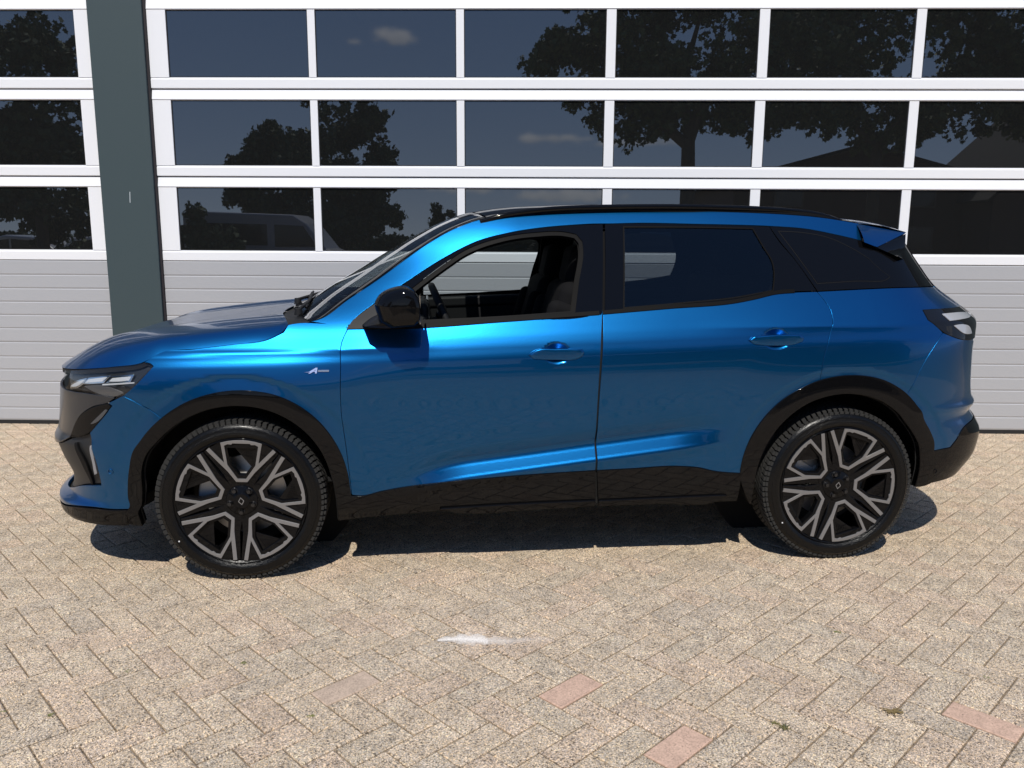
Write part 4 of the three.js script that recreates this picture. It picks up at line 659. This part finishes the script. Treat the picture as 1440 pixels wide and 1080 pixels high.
// wheel wells and floor
for (const x of [-WHX, WHX]) for (const s of [1, -1]) {
  const R = x < 0 ? .475 : .47; const g = gridSurface(30, 4, (u, v) => { const a = -.13 + u * (Math.PI + .26); return [x + R * Math.cos(a), .3545 + R * 1.0 * Math.sin(a), s * mix(.45, .74 + .12 * sstep(Math.sin(a), -.02, .25), v)]; }); part('wheel_well', g, M.inner, car);
  const d = new THREE.CircleGeometry(R + .004, 40); d.translate(x, .3545, s * .452); part('wheel_well', d, M.inner, car);
  part('axle_arm', new THREE.CylinderGeometry(.03, .03, .5, 10).rotateX(Math.PI / 2).translate(x, .33, s * .55), M.trim, car);
}
{ // floor pan: outline follows the skin, open at the wheels
  const sh = new THREE.Shape(); const P = []; for (let i = 0; i <= 60; i++) { const u = mix(-2.7066, XB + KR * Math.PI / 2, i / 60), q = skin(u, .3); P.push([q[0], q[2] - .02]); }
  const near = P.filter(p => Math.hypot(p[0] + WHX) > .47 && Math.hypot(p[0] - WHX) > .47), pts = []; let last = null;
  for (const p of P) { const inA = Math.abs(p[0] + WHX) < .46, inB = Math.abs(p[0] - WHX) < .46; pts.push([p[0], inA || inB ? .45 : p[1]]); }
  const all = [...pts, ...[...pts].reverse().map(p => [p[0], -p[1]])].filter((p, i, a) => { const q = a[(i + 1) % a.length]; return Math.hypot(p[0] - q[0], p[1] - q[1]) > 1e-4; });
  const s2 = new THREE.Shape(all.map(p => [clamp(p[0], -1.95, 1.72), p[1]]).filter((p, i, a) => { const q = a[(i + 1) % a.length]; return Math.hypot(p[0] - q[0], p[1] - q[1]) > 1e-4; }).map(p => new THREE.Vector2(p[0], p[1])));
  const g = new THREE.ExtrudeGeometry(s2, { depth: .05, bevelEnabled: false }); g.rotateX(Math.PI / 2); g.translate(0, .335, 0); part('floor_pan', g, M.inner, car); part('floor_pan', box(1.70, 1.98, .40, .44, -.60, .60), M.inner, car); part('floor_pan', box(-2.15, -1.93, .30, .33, -.62, .62), M.inner, car);
}
// ---------- mirrors, handles, badge ----------
{
  const out = [[-.747, 1.202], [-.724, 1.239], [-.669, 1.267], [-.623, 1.273], [-.586, 1.258], [-.567, 1.221], [-.563, 1.137], [-.589, 1.109], [-.681, 1.102], [-.726, 1.129], [-.743, 1.184]], c = [-.64, 1.185];
  const L = []; for (let i = 0; i <= 10; i++) { const a = -Math.PI / 2 * .86 + i / 10 * Math.PI * .90; L.push([.985 + .085 * Math.sin(a), Math.pow(Math.max(.02, Math.cos(a)), .3), .018 * Math.sin(a) * Math.sin(a) * (a > 0 ? 1 : -.5), 0]); }
  for (const q of [0, 1]) {
    const m = g => q ? mirrored(g) : g;
    const mir = part('door_mirror', m(pillow(out, L, c)), M.gloss, car);
    part('mirror_glass', m(new THREE.BoxGeometry(.004, .115, .12).translate(-.562, 1.18, .985)), Ph({ color: lin(.6, .62, .65), roughness: .02, metalness: 1 }), mir);
    part('turn_lamp', m(new RoundedBoxGeometry(.05, .007, .01, 2, .003).rotateY(-.5).translate(-.592, 1.158, 1.045)), S({ color: lin(.14, .14, .15), roughness: .2 }), mir);
    part('mirror_arm', m(pillow([[-.80, 1.100], [-.70, 1.092], [-.62, 1.096], [-.62, 1.13], [-.70, 1.15], [-.77, 1.125]], [[.83, 1.1], [.88, 1], [.93, .9], [.98, .7, .02, .01]], [-.70, 1.115])), M.plastic, mir);
    const sail = [[-.873, 1.081], [-.848, 1.115], [-.806, 1.148], [-.752, 1.186], [-.738, 1.13], [-.66, 1.10], [-.64, 1.086]]; part('mirror_base', m(panel(sail, { off: .005, inset: 0, depth: .012, r: .004 })), M.plastic, mir);
  }
}
for (const [h, cx, cy, dr] of [[[[-.106, .974], [-.088, .989], [.019, 1.0], [.126, .997], [.136, .984], [.132, .968], [.112, .957], [.02, .951], [-.088, .957]], .016, .975, fdoor], [[[.867, 1.030], [.885, 1.045], [.995, 1.053], [1.108, 1.051], [1.12, 1.038], [1.116, 1.023], [1.09, 1.013], [.99, 1.004], [.888, 1.012]], .994, 1.029, rdoor]]) {
  const z = sideZ(cx, cy + .03), g = pillow(h, [[z - .012, .85], [z + .006, .95], [z + .013, 1], [z + .026, 1], [z + .031, .96], [z + .0335, .88], [z + .034, .7]], [cx, cy]);
  [g, mirrored(g)].forEach((k, i) => part('door_handle', k, M.paint, dr[i]));
}
{ // wing badge: a slanted letter A drawn as an arrow, with a bar behind
  const P = a => new THREE.Shape(a.map(p => new THREE.Vector2(...p))), e = { depth: .003, bevelEnabled: true, bevelSize: .0006, bevelThickness: .0006, bevelSegments: 1 };
  const blue = S({ color: lin(.45, .55, .85), roughness: .3, metalness: .4 }), chrome = S({ color: lin(.62, .63, .66), roughness: .22, metalness: .9 });
  const A = P([[-.052, -.006], [-.030, -.004], [.000, .017], [.008, .017], [.004, -.012], [-.003, -.012], [-.002, -.003], [-.012, -.003], [-.026, -.013], [-.034, -.013], [-.024, -.006]]); A.holes = [new THREE.Path([[-.008, .001], [-.001, .001], [-.0005, .008]].map(p => new THREE.Vector2(...p)))];
  const q = skin(-1.0, .914), n = skinNormal(-1.0, .914), put = g => { g.rotateX(-Math.asin(n[1])); g.rotateY(Math.asin(n[0])); return g.translate(q[0], q[1], q[2] + .0008); };
  const b = part('wing_badge', put(new THREE.ExtrudeGeometry(A, e).scale(.9, .8, 1)), blue, wing[0]);
  part('wing_badge_bar', put(new THREE.ExtrudeGeometry(P([[.010, -.0025], [.054, -.0025], [.054, .004], [.010, .004]]), e)), chrome, wing[0]);
}
for (const [u, y, pn] of [[null, .487, fbump[0]], [null, .40, null]]) {
  const U = pn ? -1.85 : 1.83, q = skin(U, y), n = skinNormal(U, y), g = new THREE.TorusGeometry(.0105, .0018, 8, 24); const m = part('parking_sensor', g, pn ? M.paint : M.gloss, pn ?? car); m.position.set(...q.map((v, i) => v + n[i] * (pn ? .001 : .004))); m.quaternion.setFromUnitVectors(new THREE.Vector3(0, 0, 1), new THREE.Vector3(...n));
}
// ---------- cabin ----------
{
  const rb = (w, h, d, r, x, y, z, rz = 0, ry = 0) => { const g = new RoundedBoxGeometry(w, h, d, 4, r); if (rz) g.rotateZ(rz); if (ry) g.rotateY(ry); return g.translate(x, y, z); };
  const seat = (x, z, n = 'seat') => { const s = part(n, rb(.52, .18, .5, .06, x - .12, .62, z, .06), M.cloth, car); part('backrest', rb(.15, .62, .48, .06, x + .20, .96, z, -.28), M.cloth, s); part('bolster', mergeGeometries([rb(.17, .5, .09, .04, x + .165, .93, z - .22, -.28), rb(.17, .5, .09, .04, x + .165, .93, z + .22, -.28)]), M.cloth, s); part('headrest', rb(.10, .2, .27, .045, x + .30, 1.335, z, -.2), M.cloth, s); part('headrest_post', mergeGeometries([-.07, .07].map(q => new THREE.CylinderGeometry(.007, .007, .14, 8).rotateZ(-.25).translate(x + .275, 1.22, z + q))), M.satin, s); };
  seat(-.12, .37); seat(-.12, -.37);
  const bench = part('rear_bench', rb(.5, .2, 1.2, .06, .72, .62, 0, .08), M.cloth, car); part('backrest', rb(.16, .66, 1.24, .06, 1.06, .95, 0, -.28), M.cloth, bench); for (const z of [.4, -.4]) part('headrest', rb(.09, .17, .27, .04, 1.18, 1.35, z, -.2), M.cloth, bench); 
  const prof = [[-1.08, 1.0], [-1.04, 1.085], [-.84, 1.10], [-.66, 1.115], [-.56, 1.105], [-.535, 1.07], [-.56, 1.0], [-.6, .9], [-.58, .78], [-.9, .7]];
  const s = new THREE.Shape(prof.map(p => new THREE.Vector2(...p))); const d = part('dashboard', new THREE.ExtrudeGeometry(s, { depth: 1.46, bevelEnabled: true, bevelSize: .012, bevelThickness: .012, bevelSegments: 3 }).translate(0, 0, -.73), M.plastic, car);
  part('dash_trim', rb(.02, .03, 1.2, .008, -.545, 1.06, -.05), M.satin, d); part('display', rb(.02, .18, .30, .01, -.525, 1.07, -.02, .18), Ph({ color: lin(.01, .01, .012), roughness: .12 }), d); part('instrument_hood', rb(.1, .10, .36, .03, -.58, 1.12, .37), M.plastic, d);
  part('air_vent', mergeGeometries([-.62, .66].map(z => rb(.02, .06, .12, .01, -.54, 1.04, z))), M.silver, d);
  const sw = part('steering_wheel', new THREE.TorusGeometry(.18, .0165, 14, 48).rotateY(Math.PI / 2).rotateZ(.42).translate(-.44, 1.075, .37), M.plastic, car);
  part('steering_hub', mergeGeometries([rb(.05, .11, .13, .02, -.455, 1.07, .37, .42), rb(.02, .04, .32, .009, -.45, 1.075, .37, .42)]), M.plastic, sw); part('steering_column', new THREE.CylinderGeometry(.035, .045, .3, 14).rotateZ(Math.PI / 2 + .42).translate(-.58, 1.01, .37), M.plastic, car);
  part('centre_console', rb(.8, .22, .24, .05, -.22, .72, 0, -.06), M.plastic, car);
  for (const q of [1, -1]) { // door cards, sill tops and pillars inside
    const c = part('door_card', box(-.78, 1.05, .4, 1.085, q * .80 - .012, q * .80 + .012), M.plastic, car); part('arm_rest', rb(1.5, .06, .07, .02, .15, .86, q * .76), M.plastic, c);
    part('door_top', rb(1.9, .07, .05, .02, .14, 1.095, q * .80, .035), M.plastic, c);
    { const f = g => q > 0 ? g : mirrored(g); part('pillar_trim', f(panel([[.150, 1.10], [.33, 1.12], [.345, 1.52], [.15, 1.52]], { off: -.04, inset: 0, depth: .02 })), M.cloth, car); part('rear_pillar_trim', f(panel([[1.0, 1.24], [1.10, 1.38], [1.05, 1.49], [1.3, 1.47], [1.62, 1.34], [1.8, 1.25]], { off: -.045, inset: 0, depth: .01 })), M.cloth, car); }
    part('grab_rail', rb(.9, .05, .06, .02, .3, 1.525, q * .56), M.cloth, car);
  }
  part('parcel_shelf', box(1.15, 1.75, 1.10, 1.115, -.6, .6), M.plastic, car);
  part('headlining', gridSurface(10, 10, (u, v) => [mix(-.25, 1.6, u), 1.555 + .02 * (1 - (v * 2 - 1) ** 2) - .06 * u * u * u, mix(-.56, .56, v)]), M.cloth, car);
  part('cabin_floor', box(-1.05, 1.9, .40, .42, -.78, .78), M.inner, car); part('bulkhead', box(-1.12, -1.10, .3, 1.06, -.74, .74), M.inner, car); part('boot_wall', box(1.76, 1.78, .4, 1.10, -.62, .62), M.inner, car);
  part('rear_view_mirror', rb(.03, .065, .24, .012, -.36, 1.40, 0, .15), M.gloss, car);
}
// ---------- small things on the paving ----------
{
  const N = 256, W = dataTex(N, 64, (i, j) => { // pale patch: opaque at its left end, thinning out to specks
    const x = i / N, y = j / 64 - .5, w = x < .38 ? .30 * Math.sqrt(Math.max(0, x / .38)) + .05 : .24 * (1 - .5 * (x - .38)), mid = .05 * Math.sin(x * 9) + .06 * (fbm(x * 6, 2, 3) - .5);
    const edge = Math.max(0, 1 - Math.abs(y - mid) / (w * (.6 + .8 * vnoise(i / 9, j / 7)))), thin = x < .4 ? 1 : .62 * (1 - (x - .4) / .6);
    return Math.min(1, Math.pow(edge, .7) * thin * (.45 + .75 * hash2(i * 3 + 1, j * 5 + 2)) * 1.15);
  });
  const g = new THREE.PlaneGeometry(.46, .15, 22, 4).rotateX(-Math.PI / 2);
  const d = tag(new THREE.Mesh(g, S({ color: lin(.92, .85, .76), roughness: 1, alphaMap: W, transparent: true })), 'pale speckled patch on the paving in front of the car', 'dust smear'); d.name = 'pale_patch'; d.position.set(-.04, .0045, -2.785); d.rotation.y = .02; d.receiveShadow = true; scene.add(d);
}
function weed(pos, label, n, len, col, flat) {
  const w = thing('weed_tuft', label, 'weed', pos), gs = [];
  for (let i = 0; i < n; i++) { const a = rnd() * 6.283, L = len * (.5 + .7 * rnd()), up = (flat ? .15 : .5) * rnd(), c = new THREE.QuadraticBezierCurve3(new THREE.Vector3((rnd() - .5) * .02, -.004, (rnd() - .5) * .014), new THREE.Vector3(Math.cos(a) * L * .5, L * up + .005, Math.sin(a) * L * .5), new THREE.Vector3(Math.cos(a) * L, L * up * .5 + .002, Math.sin(a) * L)); gs.push(new THREE.TubeGeometry(c, 6, .0008 + .0007 * rnd(), 4)); }
  part('blades', mergeGeometries(gs), S({ color: lin(...col), roughness: .9, side: THREE.DoubleSide }), w);
}
weed([1.202, .002, -2.338], 'dry brown weed tuft lying on the paving at front right', 30, .030, [.20, .145, .06], true);
weed([.835, .002, -2.246], 'small withered green-brown weed left of the dry tuft', 16, .020, [.15, .14, .05], true);
weed([.812, .002, -2.272], 'tiny withered weed shoot nearest the small green-brown weed', 9, .014, [.17, .16, .05], true);
[[-1.372, -2.375, 'upper of two moss sprouts in the left joints'], [-1.425, -2.30, 'lower of two moss sprouts in the left joints'], [-1.585, -2.31, 'moss sprout in the joint at the left picture edge'], [-.93, -2.62, 'moss sprout in a joint below the front wheel'], [-1.31, -2.56, 'moss sprout in a joint left below the front wheel'], [1.24, -2.87, 'moss sprout in a joint below the rear wheel'], [-.62, -2.30, 'moss sprout in the left centre foreground joints'], [1.62, -2.55, 'moss sprout at the right edge below the rear bumper']].forEach(([x, z, l]) => weed([x, -.002, z], l, 12, .012, [.17, .18, .055], true));
renderer.render(scene, camera);
